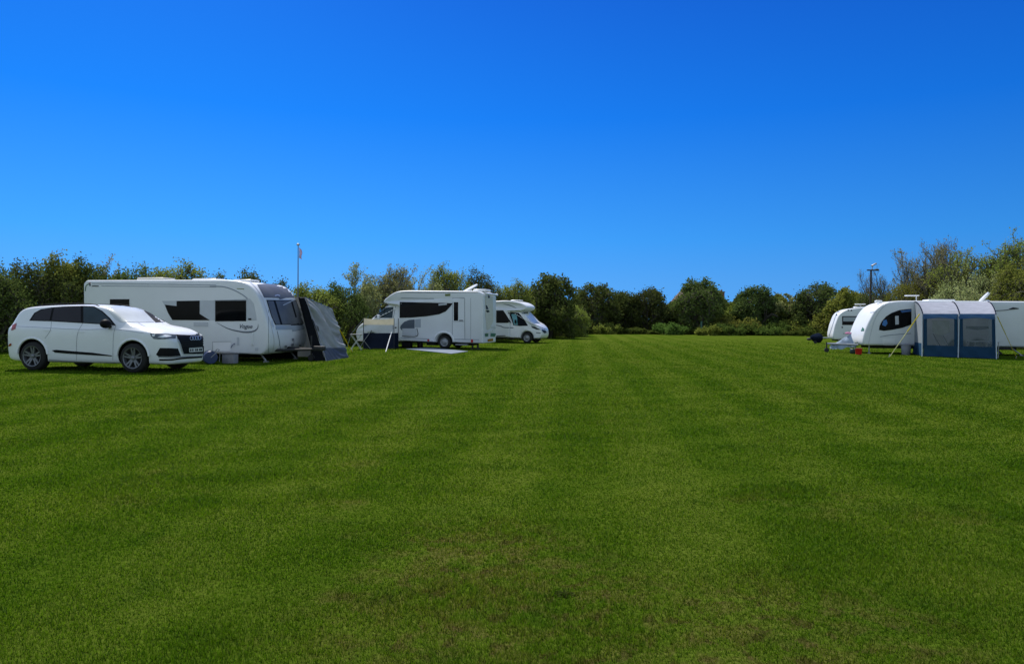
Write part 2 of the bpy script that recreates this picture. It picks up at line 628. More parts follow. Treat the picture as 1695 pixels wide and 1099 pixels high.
def C(ox, oy, s, *pts):
    """coordinates read in an enlarged view -> photo pixels"""
    return [(ox + x / s, oy + y / s) for x, y in pts]


def wheel(th, x, y, r, wd, side, rim_r, style, z=None):
    """y is the outer face of the tyre; side +1 left, -1 right"""
    z = r if z is None else z
    m = MB()
    o = (x, y, z)
    m.lathe([(rim_r, 0.012), (rim_r + .015, 0.0), (r - .05, -.004), (r - .015, -.02), (r, -.045), (r, -wd + .045), (r - .02, -wd + .015), (rim_r, -wd)], o, "y", 40, side, closed=True)
    ty = m.obj("wheel", RUBBER, th, 40)
    m = MB()
    if style == "alloy":
        m.lathe([(rim_r * .9, -.02), (rim_r * .93, .004), (rim_r * 1.0, .012), (rim_r * 1.02, -.01), (rim_r, -.12), (rim_r * .88, -.12)], o, "y", 40, side, closed=True)
        for q in range(5):
            for dq in (-.13, .13):
                a = 2 * PI * q / 5 + .3
                d0 = Vector((math.cos(a + dq * 2.0), 0, math.sin(a + dq * 2.0))); d1 = Vector((math.cos(a + dq * 1.4), 0, math.sin(a + dq * 1.4)))
                p0 = Vector(o) + d0 * rim_r * .18 + Vector((0, side * -.03, 0)); p1 = Vector(o) + d1 * rim_r * .95 + Vector((0, side * -.004, 0))
                dr = (p1 - p0).normalized(); up = Vector((0, side, 0)); sd_ = dr.cross(up).normalized()
                wv = [p0 + sd_ * .028, p0 - sd_ * .028, p1 - sd_ * .018, p1 + sd_ * .018]
                f0 = [m.b.verts.new(p) for p in wv]; f1 = [m.b.verts.new(p - up * .05) for p in wv]
                m.b.faces.new(f0); m.b.faces.new(f1[::-1])
                for i in range(4): m.b.faces.new((f0[i], f1[i], f1[(i + 1) % 4], f0[(i + 1) % 4]))
        m.lathe([(rim_r * .2, -.03), (rim_r * .2, -.012), (rim_r * .14, -.004)], o, "y", 20, side)
        rim = m.obj("rim", ALLOY, ty, 35)
        m = MB(); m.lathe([(rim_r * .9, -.10), (rim_r * .9, -.12)], o, "y", 32, side); m.obj("brake_disc", DARKALLOY, ty, 35)
    else:
        m.lathe([(rim_r, -.05), (rim_r * 1.01, .006), (rim_r * .9, .0), (rim_r * .8, -.035), (rim_r * .55, -.02), (rim_r * .3, .0), (rim_r * .12, .005)], o, "y", 32, side)
        for q in range(8):
            a = 2 * PI * q / 8
            m.box((x + math.cos(a) * rim_r * .66, y - side * .018, z + math.sin(a) * rim_r * .66), (rim_r * .16, .02, rim_r * .16), Matrix.Rotation(-a, 3, "Y"), .004)
        m.obj("rim", STEEL if style == "steel" else ALLOY, ty, 35)
    return ty


def text_part(name, body, size, material, th, px, py, surf, ital=.3, spread=1.0):
    """lettering laid on the side of a vehicle"""
    cu = bpy.data.curves.new("t", "FONT")
    cu.body = body; cu.size = size; cu.shear = ital; cu.align_x = "CENTER"; cu.align_y = "CENTER"; cu.offset = size * .015
    to = bpy.data.objects.new("t", cu); COL.objects.link(to)
    dg = bpy.context.evaluated_depsgraph_get(); dg.update()
    me = bpy.data.meshes.new_from_object(to.evaluated_get(dg))
    bpy.data.objects.remove(to)
    c = surf.hit(px, py, .013)
    sgn = -1 if c.y < 0 else 1          # right-hand side reads along +x, left-hand side along -x
    for v in me.vertices:
        x, y = v.co.x * spread, v.co.y
        v.co = (c.x + (x if sgn < 0 else -x), c.y, c.z + y)
    me.materials.clear()
    return link(name, me, material, th, 0)

# ================================================================== white estate SUV
suv = thing("parked_car", "white estate SUV with black grille parked in front of the long caravan", "car", (-11.15, 20.03, 0), -10)


def suv_body(th):
    #  x,    zb,   w,    zs,   wt,   zt
    S = [(-2.60, .52, .62, .86, .60, .92),
         (-2.58, .42, .78, 1.02, .66, 1.10),
         (-2.52, .34, .88, 1.12, .70, 1.22),
         (-2.42, .30, .925, 1.16, .72, 1.35),
         (-2.25, .28, .955, 1.18, .72, 1.52),
         (-2.05, .27, .97, 1.18, .71, 1.64),
         (-1.80, .26, .975, 1.18, .71, 1.68),
         (-1.50, .26, .98, 1.18, .70, 1.705),
         (-1.10, .26, .98, 1.18, .70, 1.725),
         (-.60, .26, .975, 1.175, .695, 1.74),
         (-.10, .26, .97, 1.17, .69, 1.74),
         (.25, .26, .97, 1.165, .68, 1.715),
         (.50, .26, .97, 1.16, .67, 1.675),
         (.75, .26, .97, 1.155, .70, 1.575),
         (1.00, .26, .975, 1.15, .76, 1.44),
         (1.22, .26, .98, 1.145, .82, 1.325),
         (1.36, .26, .98, 1.135, .86, 1.255),
         (1.55, .26, .98, 1.12, .84, 1.225),
         (1.85, .26, .975, 1.085, .80, 1.185),
         (2.10, .26, .955, 1.04, .74, 1.13),
         (2.28, .25, .90, .97, .66, 1.065),
         (2.38, .26, .80, .90, .56, .985),
         (2.43, .30, .66, .83, .48, .91),
         (2.45, .36, .50, .76, .40, .84)]
    b = bmesh.new()
    rings = []
    for x, zb, w_, zs, wt, zt in S:
        if x < -1.9: x = -1.9 + (x + 1.9) * .74
        zb -= .05
        if -2.2 < x < .9: zt += .035; wt += .025
        zm = zb + (zs - zb) * .42
        h = [(0, zb), (.55 * w_, zb), (.88 * w_, zb + .01), (.965 * w_, zb + .07), (.99 * w_, zm), (w_, zm + (zs - zm) * .55),
             (.99 * w_, zs - .09), (.975 * w_, zs - .03), (.94 * w_, zs),
             (.94 * w_ + (wt - .94 * w_) * .4, zs + (zt - .05 - zs) * .42), (.94 * w_ + (wt - .94 * w_) * .82, zs + (zt - .05 - zs) * .86),
             (wt * .985, zs + (zt - .03 - zs) * 1.0 if zt - zs > .12 else zs + (zt - zs) * .6), (wt * .90, zt - .012), (wt * .5, zt + .004), (0, zt + .012)]
        ring = h + [(-y, z) for y, z in h[-2:0:-1]]
        rings.append([b.verts.new((x, y, z)) for y, z in ring])
    k = len(rings[0])
    for i in range(len(rings) - 1):
        for j in range(k):
            b.faces.new((rings[i][j], rings[i][(j + 1) % k], rings[i + 1][(j + 1) % k], rings[i + 1][j]))
    b.faces.new(rings[0]); b.faces.new(rings[-1][::-1])
    m = MB(); m.b.free(); m.b = b
    o = m.obj("body", CARW, th, 60)
    md = o.modifiers.new("s", "SUBSURF"); md.levels = 2; md.render_levels = 2
    bpy.context.view_layer.update()
    bake(o)
    cut_arches(o, [(1.5, .40, .445, -1.2, -.55), (1.5, .40, .445, 1.2, .55), (-1.5, .40, .445, -1.2, -.55), (-1.5, .40, .445, 1.2, .55)], BLACK)
    o.data.set_sharp_from_angle(angle=math.radians(30))
    return o


sb = suv_body(suv)
S = Surf(suv, sb)
A1 = lambda *p: C(0, 420, 4.708, *p)
A4 = lambda *p: C(230, 540, 13.04, *p)
for sx in (-1.5, 1.5):
    for sy in (-1, 1):
        m = MB()          # flared arch lip
        pts = [(sx + math.cos(t) * .47, sy * (.955 + .02), .40 + math.sin(t) * .47) for t in [PI * (.03 + .94 * i / 24) for i in range(25)]]
        m.tube(pts, .028, 8)
        m.obj("arch_lip", CARW, suv, 50)
        wheel(suv, sx, sy * .985, .385, .27, sy, .275, "alloy")
m = MB(); m.box((0, 0, .33), (3.9, 1.5, .16), bev=.03); m.obj("underbody", CHASSIS, suv)

# glass, measured on the photo
dlo = A1((228, 522), (268, 462), (318, 434), (400, 420), (500, 412), (640, 408), (735, 411), (800, 448), (860, 503), (905, 560), (760, 548), (640, 541), (400, 527))
S.patch("window_trim", dlo, BLACK, .006, 3, mirror=True)
S.patch("side_window", A1((246, 518), (280, 466), (325, 440), (400, 422), (410, 424), (388, 521)), PRIV, .011, 3, mirror=True)
S.patch("side_window", A1((404, 522), (426, 421), (500, 418), (632, 414), (632, 535)), PRIV, .011, 3, mirror=True)
S.patch("side_window", A1((652, 537), (652, 415), (728, 417), (790, 452), (845, 502), (880, 550), (760, 542)), GLASSB, .011, 3, mirror=True)
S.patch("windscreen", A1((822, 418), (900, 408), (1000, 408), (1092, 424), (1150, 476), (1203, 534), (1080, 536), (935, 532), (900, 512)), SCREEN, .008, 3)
S.patch("windscreen_edge", A1((1096, 422), (1150, 446), (1222, 490), (1285, 531), (1212, 536), (1156, 478)), BLACK, .010, 3)
# headlights, grille, lower bumper
hl = A4((240, 155), (330, 155), (560, 165), (800, 180), (790, 262), (600, 275), (420, 282), (320, 272), (262, 212))
a_ = S.patch("headlight", hl, LENS, .008, 2, mirror=True)
S.patch("daytime_light", A4((275, 175), (350, 170), (345, 215), (300, 228)), LENSB, .012, 1.5, mirror=True)
S.patch("daytime_light", A4((400, 235), (560, 190), (700, 205), (690, 225), (520, 250)), LENSB, .012, 1.5, mirror=True)
S.patch("headlight_frame", A4((790, 178), (900, 190), (960, 300), (860, 300)), BLACK, .010, 2)
gr = S.patch("grille", A4((810, 185), (1100, 195), (1385, 180), (1440, 250), (1462, 360), (1440, 545), (1380, 580), (1200, 596), (965, 596), (935, 560), (880, 380), (830, 280)), BLACK, .012, 2)
for zz in (225, 265, 305, 345, 385, 425):
    S.strip("slat", A4((860 + (zz - 225) * .28, zz), (1150, zz + 8), (1440, zz - 10)), .55, DARKALLOY, .016, 3, parent=gr)
S.strip("grille_frame", A4((830, 285), (880, 380), (935, 560), (975, 605), (1200, 606), (1390, 590), (1450, 545), (1470, 360)), 1.1, CHROME, .018, 2)
S.patch("number_plate", A4((1060, 470), (1350, 452), (1355, 545), (1065, 562)), PLATE, .03, 2)
for k, q in enumerate((1095, 1140, 1205, 1240, 1290, 1322)):
    S.patch("plate_character", A4((q - 14, 490 - k * 2.5), (q + 12, 489 - k * 2.5), (q + 12, 540 - k * 2.5), (q - 14, 541 - k * 2.5)), INK, .034, 2)
for q in range(4):
    cx, cy = 1118 + q * 55, 262 - q * 2
    S.strip("badge_ring", A4(*[(cx + 36 * math.cos(t), cy + 36 * math.sin(t)) for t in [2 * PI * i / 14 for i in range(15)]]), .75, CHROME, .03, 2)
S.patch("lower_vent", A4((455, 468), (640, 470), (835, 480), (900, 640), (700, 655), (420, 650), (372, 610)), BLACK, .010, 2, mirror=True)
S.strip("bumper_line", A4((420, 660), (700, 672), (950, 655), (1250, 650), (1480, 632)), 1.4, SEAM, .012, 2)
S.strip("skid_strip", A4((440, 722), (700, 720), (930, 690), (1200, 672), (1480, 655)), 2.6, BLACK, .014, 2)
S.patch("sill_trim", A1((406, 752), (440, 748), (560, 758), (720, 770), (874, 792), (872, 798), (720, 790), (560, 780), (430, 770)), BLACK, .010, 3, mirror=True)
S.strip("door_sill", A1((385, 826), (560, 838), (900, 858)), 1.6, CHROME, .010, 3, mirror=True)
# panel gaps
for pl in (A1((645, 543), (602, 640), (596, 840)), A1((402, 530), (392, 600), (350, 660)), A1((905, 560), (885, 640), (880, 850)), A1((1080, 540), (1180, 600), (1180, 622))):
    S.strip("door_seam", pl, .45, SEAM, .006, 3, mirror=True)
S.strip("door_handle", A1((604, 606), (660, 610)), 1.6, CARW, .035, 2, mirror=True)
S.strip("door_handle", A1((335, 592), (395, 597)), 1.6, CARW, .035, 2, mirror=True)
S.strip("shoulder_crease", A1((130, 566), (260, 572), (620, 590), (900, 590), (1120, 620)), .5, LINE, .006, 3, mirror=True)
S.patch("tail_light", A1((88, 600), (100, 556), (132, 540), (122, 585)), REDL, .012, 2, mirror=True)
S.patch("rear_reflector", A1((62, 708), (90, 697), (92, 714), (64, 726)), REDL, .012, 2, mirror=True)
for sy in (-1, 1):
    m = MB(); m.sphere((.80, sy * 1.09, 1.27), (.12, .16, .12)); m.box((.78, sy * .97, 1.19), (.10, .16, .06), bev=.01)
    m.obj("door_mirror", BLACK, suv, 60)
    m = MB(); zr = [(-1.80, 1.68), (-1.6, 1.75), (-1.2, 1.785), (-.6, 1.80), (-.1, 1.795), (.12, 1.775), (.24, 1.73)]
    m.tube([(x, sy * .62, z) for x, z in zr], .012, 8); m.obj("roof_rail", BLACK, suv, 60)


# ================================================================== generic tourer bits
def roof_vent(th, x, y, z, sx=.6, sy=.5, h=.13, m_=None):
    m = MB(); m.box((x, y, z + h / 2), (sx, sy, h), bev=.05); return m.obj("roof_vent", m_ or WHITE, th, 50)


def steady(th, x, y, z0, dx):
    m = MB(); m.tube([(x, y, z0), (x + dx, y, .04)], .03, 6); m.box((x + dx, y, .02), (.14, .12, .04)); return m.obj("corner_steady", STEEL, th)


def axles(th, xs, hw, r, zc, style="steel"):
    for x in xs:
        for s in (-1, 1):
            wheel(th, x, s * (hw - .06), r, .2, s, r * .62, style)


# ================================================================== long white caravan on the left
cl = thing("caravan", "long white twin-axle caravan with smoked front windows, standing directly behind the white SUV", "caravan", (-7.60, 24.78, 0), -11.3)
cprof = rpoly([(-7.0, .34, .05), (-.22, .26, .12), (.0, .50, .15), (.02, .95, .3), (-.10, 1.38, .3), (-.32, 1.98, .3), (-.52, 2.36, .25), (-.86, 2.62, .3), (-1.5, 2.70, .3), (-6.9, 2.70, .06), (-7.02, 2.58, .06)])
def clfn(v):          # the nose is bowed a little in plan
    f = max(0, min(1, (v.x + 1.2) / 1.2))
    v.x -= f * .05 * (abs(v.y) / 1.2) ** 2
    return v
ca_ = [(-3.6, .34, .40), (-4.45, .34, .40)]
cb = slab(notch(cprof, ca_), 1.28, .07, clfn).obj("body", WHITE2, cl, 35)
wells(cl, ca_, 1.28)
m = MB(); m.box((-3.5, 1.22, .17), (6.3, .02, .33)); m.obj("underbody_shade", F_DARK, cl)  # dark sheet added where only shade lies beneath the body
axles(cl, (-3.6, -4.45), 1.28, .33, .33)
m = MB(); m.box((-3.6, 0, .30), (6.0, .16, .12)); m.box((-3.2, .6, .3), (4.8, .08, .14)); m.box((-3.2, -.6, .3), (4.8, .08, .14)); m.obj("chassis", CHASSIS, cl)
S = Surf(cl, cb)
B2 = lambda *p: C(120, 400, 4.578, *p)
B3 = lambda *p: C(330, 390, 4.578, *p)
B7 = lambda *p: C(440, 460, 7.85, *p)
# side: pale window band, glass, decals
S.patch("window_band", B2((678, 450), (1100, 445), (1345, 432), (1375, 470), (1392, 560), (1395, 596), (1040, 594), (770, 590)), LGREY, .006, 4)
S.patch("side_window", B2((700, 478), (790, 488), (790, 450), (965, 447), (965, 547), (1042, 596), (758, 594), (725, 540)), GLASS, .012, 3)
S.patch("side_window", B3((121, 495), (356, 493), (356, 648), (121, 650)), GLASS, .012, 3)
S.patch("side_window", B2((285, 437), (432, 436), (432, 520), (285, 520)), GLASS, .012, 3)
S.strip("window_rail", B3((118, 492), (358, 490)), .8, SEAM, .018)
for pl, wd, mt in ((B3((80, 386), (180, 388), (260, 412), (330, 450), (365, 478)), 1.6, LINE), (B3((125, 655), (220, 705), (330, 730), (400, 728), (440, 705), (447, 668)), 2.4, SWOOSH),
                   (B3((285, 402), (340, 405)), 1.2, OLIVE), (B2((150, 318), (600, 322), (1090, 330)), 1.0, LINE), (B2((220, 336), (700, 340), (1090, 344)), .9, LINE),
                   (B2((98, 375), (104, 335), (130, 318)), 1.3, GREEND), (B2((132, 316), (134, 338)), 2.2, SWOOSH), (B2((124, 316), (140, 315)), 1.6, REDL)):
    S.strip("decal_stripe", pl, wd, mt, .010, taper=(mt is SWOOSH and wd > 2.3))
S.strip("maker_lettering", B2((148, 337), (200, 337)), 1.5, INK, .012)
text_part("model_lettering", "Vogue", .19, SWOOSH, cl, 406.5, 540.5, S, .35, 1.0)
S.strip("body_seam", [(444, 512), (444.5, 560), (444, 588)], .5, SEAM, .008)
S.strip("skirt_line", B3((105, 878), (280, 888), (520, 905)), .9, SEAM, .010)
S.patch("hatch", B3((102, 805), (240, 803), (240, 872), (102, 872)), WHITE, .010, 4)
S.strip("hatch_seam", B3((102, 805), (240, 803)), .6, SEAM, .014)
S.strip("hatch_seam", B3((102, 805), (102, 872)), .5, SEAM, .014)
S.patch("service_point", B3((425, 850), (445, 850), (445, 872), (425, 872)), LGREY, .014, 2)
S.patch("service_point", B3((285, 770), (302, 770), (302, 830), (285, 830)), LGREY, .014, 2)
S.patch("service_point", B2((920, 612), (1028, 612), (1028, 642), (920, 642)), LGREY, .014, 3)
S.strip("hook_lead", B3((244, 850), (262, 825), (278, 818)), 1.2, BLUEP, .05)
S.patch("marker_light", B3((372, 626), (396, 626), (396, 640), (372, 640)), INK, .02, 2)
m = MB(); m.tube([(-.60, -1.295, .55), (-.60, -1.36, .6), (-.60, -1.36, .9), (-.60, -1.295, .95)], .015, 6); m.obj("grab_handle", WHITE, cl)
# front
S.patch("sunroof_panel", B3((436, 372), (500, 366), (640, 376), (680, 400), (706, 440), (722, 472), (600, 474), (490, 470), (468, 425)), ACRYL, .010, 3)
S.strip("maker_badge", B3((570, 458), (590, 452), (608, 458)), 1.6, CHROME, .016)
S.patch("front_surround", B7((5, 290), (390, 288), (440, 420), (492, 560), (500, 610), (120, 612), (70, 500)), BLACK, .008, 3)
S.patch("front_window", B7((16, 300), (96, 302), (186, 604), (128, 604), (76, 500)), ACRYL, .014, 2.5)
S.patch("front_window", B7((122, 302), (318, 300), (404, 600), (212, 604)), ACRYL, .014, 2.5)
S.patch("front_window", B7((340, 300), (386, 298), (436, 424), (488, 560), (486, 600), (424, 600)), ACRYL, .014, 2.5)
S.strip("front_window_rail", B7((4, 284), (200, 288), (392, 286)), 1.3, LGREY, .02)
S.patch("front_sill", B7((124, 622), (505, 614), (512, 668), (128, 672)), GREY, .012, 3)
S.strip("locker_seam", B7((146, 690), (170, 800), (190, 930), (225, 955), (380, 950), (490, 925)), .7, SEAM, .010)
S.strip("front_corner_trim", B3((372, 342), (432, 398), (478, 470), (515, 580), (548, 690), (568, 790), (560, 868), (532, 906)), 1.6, WHITE, .014)
for p_ in ((348, 800), (345, 868), (256, 890), (438, 880)):
    S.patch("locker_fitting", B7((p_[0] - 14, p_[1] - 16), (p_[0] + 14, p_[1] - 16), (p_[0] + 14, p_[1] + 16), (p_[0] - 14, p_[1] + 16)), GREYBOX, .02, 2)
S.strip("grab_handle", B7((545, 822), (520, 860), (522, 920)), 1.8, BLACK, .06)
S.strip("grab_handle", B7((72, 545), (72, 600), (90, 640)), 1.4, LGREY, .05)
roof_vent(cl, -1.75, .2, 2.70, .7, .6, .08); roof_vent(cl, -3.0, -.1, 2.70, .95, .6, .10); roof_vent(cl, -5.0, -.2, 2.69, 1.05, .7, .14, CREAMP)
m = MB(); m.tube([(-.35, .1, .45), (.95, .0, .40)], .05, 6); m.tube([(-.35, .75, .38), (.8, .02, .40)], .045, 6); m.tube([(-.35, -.75, .38), (.8, -.02, .40)], .045, 6)
m.box((1.1, 0, .44), (.42, .14, .16), bev=.04); m.obj("tow_bar", CHASSIS, cl)
m = MB(); m.tube([(.72, .16, .85), (.72, .16, .22)], .028, 8); m.lathe([(.03, -.04), (.11, -.03), (.11, .03), (.03, .04)], (.72, .16, .11), "y", 20); m.obj("jockey_wheel", CHASSIS, cl)
for x, y, dx in ((-.55, -1.0, .25), (-.55, 1.0, .25), (-6.6, -1.0, -.25), (-6.6, 1.0, -.25)):
    steady(cl, x, y, .32, dx)

# ================================================================== motorhome with the panoramic window
m1 = thing("motorhome", "white motorhome facing left with one big tapering dark window and a ground mat", "motorhome", (-1.13, 36.62, 0), 165)
hprof = rpoly([(0.0, .30, .06), (4.42, .36, .06), (4.45, 2.15, .12), (5.06, 2.20, .12), (5.42, 2.30, .08), (5.36, 2.44, .12), (4.72, 2.84, .5), (4.1, 2.90, .3), (.25, 2.86, .1), (0, 2.74, .15)])
def m1fn(v):
    f = max(0, min(1, (v.x - 4.3) / 1.05))
    v.y *= 1 - .18 * f * f
    return v
ma_ = [(2.02, .34, .43)]
hb = slab(notch(hprof, ma_), 1.16, .07, m1fn).obj("body", WHITE2, m1, 35)
kprof = rpoly([(4.2, .32, 0), (6.88, .30, .1), (7.02, .55, .12), (6.98, .92, .2), (6.66, 1.22, .2), (6.10, 1.42, .1), (5.12, 2.24, .1), (4.2, 2.30, 0)])
def kfn(v):
    if v.z > 1.15: v.y *= 1 - .16 * (v.z - 1.15) / 1.1
    f = max(0, (v.x - 5.9) / 1.05)
    v.y *= 1 - .16 * f * f
    return v
ka_ = [(6.02, .34, .42)]
kb = slab(notch(kprof, ka_), 1.02, .10, kfn).obj("cab", WHITE, m1, 35)
wells(m1, ma_, 1.16)
wells(m1, ka_, 1.02)
for x, y in ((2.02, 1.10), (6.02, 1.0)):
    for s in (-1, 1): wheel(m1, x, s * y, .335, .22, s, .21, "steel")
m = MB(); m.box((3.0, 0, .34), (5.2, 1.6, .12)); m.box((2.9, .3, .24), (.5, .7, .2), bev=.03); m.box((1.2, -.2, .25), (.7, .8, .2), bev=.03); m.obj("chassis", CHASSIS, m1)
S = Surf(m1, hb, kb)
M4 = lambda *p: C(570, 420, 4.708, *p)
M7 = lambda *p: C(560, 490, 7.705, *p)
R7 = lambda *p: C(740, 470, 9.16, *p)
S.patch("side_window", M4((432, 377), (600, 380), (780, 384), (846, 386), (826, 412), (790, 450), (740, 472), (640, 488), (520, 498), (432, 500)), GLASS, .012, 3)
S.patch("side_decal", M4((430, 596), (440, 560), (468, 530), (505, 516), (548, 512), (548, 592)), SWOOSH, .010, 3)
S.patch("side_locker", M4((452, 582), (562, 582), (562, 638), (452, 638)), LGREY, .014, 3)
S.strip("locker_seam", M4((566, 582), (566, 642), (450, 642)), 1.0, INK, .016)
S.patch("fridge_vent", M4((552, 512), (596, 508), (596, 574), (552, 574)), GREY, .014, 3)
S.strip("window_shade", M4((735, 398), (800, 392)), 2.6, LGREY, .02)
dr = S.patch("door", M4((845, 350), (936, 348), (938, 664), (842, 664)), WHITE2, .014, 4)
S.patch("door_window", M4((854, 378), (888, 378), (888, 522), (854, 522)), GLASS, .022, 3, parent=dr)
S.strip("door_handle", M4((896, 520), (926, 520)), 1.4, INK, .03, parent=dr)
for pl in (M4((843, 350), (842, 664)), M4((937, 348), (939, 664)), M4((843, 349), (937, 347))):
    S.strip("door_seam", pl, .5, SEAM, .018)
S.strip("door_seam", M4((848, 528), (935, 528)), .5, SEAM, .018)
S.strip("roof_line", M4((440, 300), (740, 302), (1040, 300)), .9, SEAM, .012)
S.strip("roof_line", M4((440, 345), (700, 350)), .9, LINE, .012)
S.strip("rear_panel_line", M4((985, 345), (985, 668)), .4, SEAM, .010)
S.strip("skirt_rail", M4((440, 655), (660, 664)), .8, LINE, .012); S.strip("skirt_rail", M4((820, 664), (1050, 670)), .8, LINE, .012)
S.patch("maker_badge", M4((785, 314), (826, 312), (826, 328), (785, 330)), OLIVE, .012, 2)
for q in (655, 995):
    S.patch("side_marker", M4((q - 8, 668), (q + 8, 668), (q + 8, 690), (q - 8, 690)), REDP, .014, 2)
m = MB()          # raised wheel-arch moulding
m.tube([(2.02 + math.cos(t) * .52, 1.165, .36 + math.sin(t) * .47) for t in [PI * i / 20 for i in range(21)]], .05, 8); m.obj("arch_moulding", WHITE, m1, 50)
# cab
S.patch("cab_window", M7((458, 278), (520, 215), (600, 150), (704, 140), (690, 280)), GLASSB, .012, 2.5)
S.strip("cab_window_bar", M7((590, 160), (580, 278)), .8, BLACK, .016)
S.strip("cab_seam", M7((735, 125), (700, 300), (698, 430)), .6, SEAM, .012)
m = MB(); m.box((5.55, 1.20, 1.52), (.12, .20, .30), bev=.05); m.obj("door_mirror", WHITE, m1, 50)
S.patch("cab_light", M7((722, 395), (744, 395), (744, 412), (722, 412)), INK, .014, 2)
m = MB()
m.prism([(-.86, 0), (.86, 0), (.70, .95), (-.70, .95)], ((6.06, 0, 1.47), (0, 1, 0), (-.766, 0, .643), (.643, 0, .766)), .03); m.obj("windscreen", GLASSB, m1)
# rear wall
S.patch("rear_recess", R7((575, 185), (690, 180), (700, 560), (640, 690), (600, 700), (580, 500)), CREAMP, .010, 2.5)
S.patch("rear_camera", R7((615, 180), (645, 180), (640, 215), (620, 215)), INK, .02, 2)
S.patch("rear_window_gap", R7((586, 320), (604, 330), (640, 425), (604, 435), (588, 410)), INK, .016, 2)
m = MB(); m.prism([(-.45, 0), (.45, 0), (.45, -.42), (-.45, -.42)], ((-.01, .35, 1.98), (0, 1, 0), (-.55, 0, .84), (-.84, 0, -.55)), .03)
m.obj("rear_window", WHITE, m1)
for a_, b_ in ((568, 620), (690, 745)):
    S.patch("tail_light", R7((a_, 755), (b_, 748), (b_, 795), (a_ + 8, 800)), GREEND, .02, 2)  # green of these lights is a foliage reflection painted in
S.patch("rear_reflector", R7((612, 840), (690, 826), (695, 862), (612, 872)), REDL, .02, 2)
S.strip("rear_shelf", R7((590, 745), (640, 715), (700, 700), (735, 640)), 2.2, WHITE, .05)
m = MB(); m.tube([(-.02, 1.02, 2.80), (-.10, 1.0, 2.74), (-.10, -1.0, 2.74), (-.02, -1.02, 2.80)], .05, 8); m.obj("rear_rail", WHITE, m1, 50)
m = MB()
m.lathe([(.06, 0), (.10, .03), (.06, .09)], (1.0, .1, 2.88), "z", 16); m.obj("dish_mount", WHITE, m1)
m = MB(); m.prism([(.42 * math.cos(t), .16 * math.sin(t)) for t in [2 * PI * i / 20 for i in range(20)]], ((1.0, .1, 3.02), (.86, .2, -.47), (.3, -.9, .3), (.5, 0, .86)), .06); m.obj("satellite_dish", WHITE, m1, 40)
m = MB(); m.box((.35, .2, 2.92), (.7, .9, .12), bev=.05); m.obj("roof_vent", WHITE, m1, 50)
m = MB(); m.box((1.05, 1.22, .22), (.62, .26, .05), bev=.01); m.obj("entry_step", STEEL, m1)
for x in (.35, .62):
    m = MB(); m.tube([(x, .85, .32), (x, .85, .03)], .05, 8); m.box((x, .85, .02), (.2, .2, .04)); m.obj("corner_steady", CHASSIS, m1)

# ================================================================== second motorhome, half hidden
m2 = thing("motorhome", "white motorhome facing right, half hidden behind the first, its bright windscreen catching the sun", "motorhome", (2.15, 46.72, 0), -20)
h2 = rpoly([(-6.0, .36, .06), (-2.05, .36, .06), (-2.05, 2.02, .12), (-1.35, 2.04, .12), (-1.02, 2.14, .12), (-.98, 2.34, .15), (-1.35, 2.58, .35), (-2.2, 2.72, .4), (-3.2, 2.66, .3), (-5.8, 2.66, .1), (-6.0, 2.5, .15)])
def m2fn(v):
    f = max(0, min(1, (v.x + 2.4) / 1.4))
    v.y *= 1 - .22 * f * f
    return v
a2_ = [(-4.3, .34, .42)]
h2b = slab(notch(h2, a2_), 1.14, .07, m2fn).obj("body", WHITE2, m2, 35)
k2 = rpoly([(-2.3, .32, 0), (-.12, .30, .1), (.0, .5, .1), (-.02, .88, .2), (-.30, 1.18, .2), (-.72, 1.38, .1), (-1.40, 2.10, .1), (-2.3, 2.20, 0)])
def k2fn(v):
    if v.z > 1.15: v.y *= 1 - .15 * (v.z - 1.15) / 1.1
    f = max(0, (v.x + 1.05) / 1.05)
    v.y *= 1 - .20 * f * f
    return v
b2_ = [(-.92, .34, .42)]
k2b = slab(notch(k2, b2_), 1.01, .10, k2fn).obj("cab", WHITE, m2, 35)
wells(m2, b2_, 1.01)
wells(m2, a2_, 1.14)
for x, y in ((-.92, 1.0), (-4.3, 1.08)):
    for s in (-1, 1): wheel(m2, x, s * y, .335, .22, s, .21, "steel")
m = MB(); m.box((-3.2, 0, .32), (5.0, 1.6, .12)); m.obj("chassis", CHASSIS, m2)
S = Surf(m2, h2b, k2b)
M9 = lambda *p: C(780, 470, 9.16, *p)
S.patch("side_window", M9((380, 402), (488, 400), (540, 480), (606, 588), (500, 592), (380, 590)), GLASS, .012, 2)
cwn = S.patch("cab_window", M9((556, 430), (640, 432), (722, 440), (800, 535), (862, 634), (740, 638), (640, 628), (604, 520)), GLASS, .012, 2)
S.patch("window_pane", M9((606, 456), (690, 462), (708, 626), (648, 622), (630, 540)), mat("teal_pane", (.10, .30, .33), .1), .018, 2, parent=cwn)
S.strip("window_frame", M9((496, 405), (556, 490), (612, 588)), 1.3, WHITE, .016)
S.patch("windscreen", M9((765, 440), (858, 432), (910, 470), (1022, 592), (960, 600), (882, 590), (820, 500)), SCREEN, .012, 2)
S.patch("windscreen_top", M9((760, 430), (858, 424), (862, 450), (775, 456)), GLASSB, .016, 2)
S.patch("headlight", M9((905, 636), (960, 650), (1060, 694), (990, 690), (930, 668)), INK, .014, 2)
S.patch("grille", M9((1062, 690), (1120, 702), (1145, 738), (1108, 748), (1080, 722)), INK, .014, 2)
S.strip("bonnet_seam", M9((886, 600), (980, 625), (1080, 672), (1140, 690)), .7, SEAM, .012)
S.strip("decal_stripe", M9((380, 625), (450, 640), (500, 660), (640, 664)), 1.2, SWOOSH, .012)
S.strip("decal_stripe", M9((480, 300), (560, 318), (640, 345), (690, 372)), 1.2, SWOOSH, .012, taper=True)
S.strip("decal_stripe", M9((550, 412), (700, 412), (760, 432)), .9, OLIVE, .012)
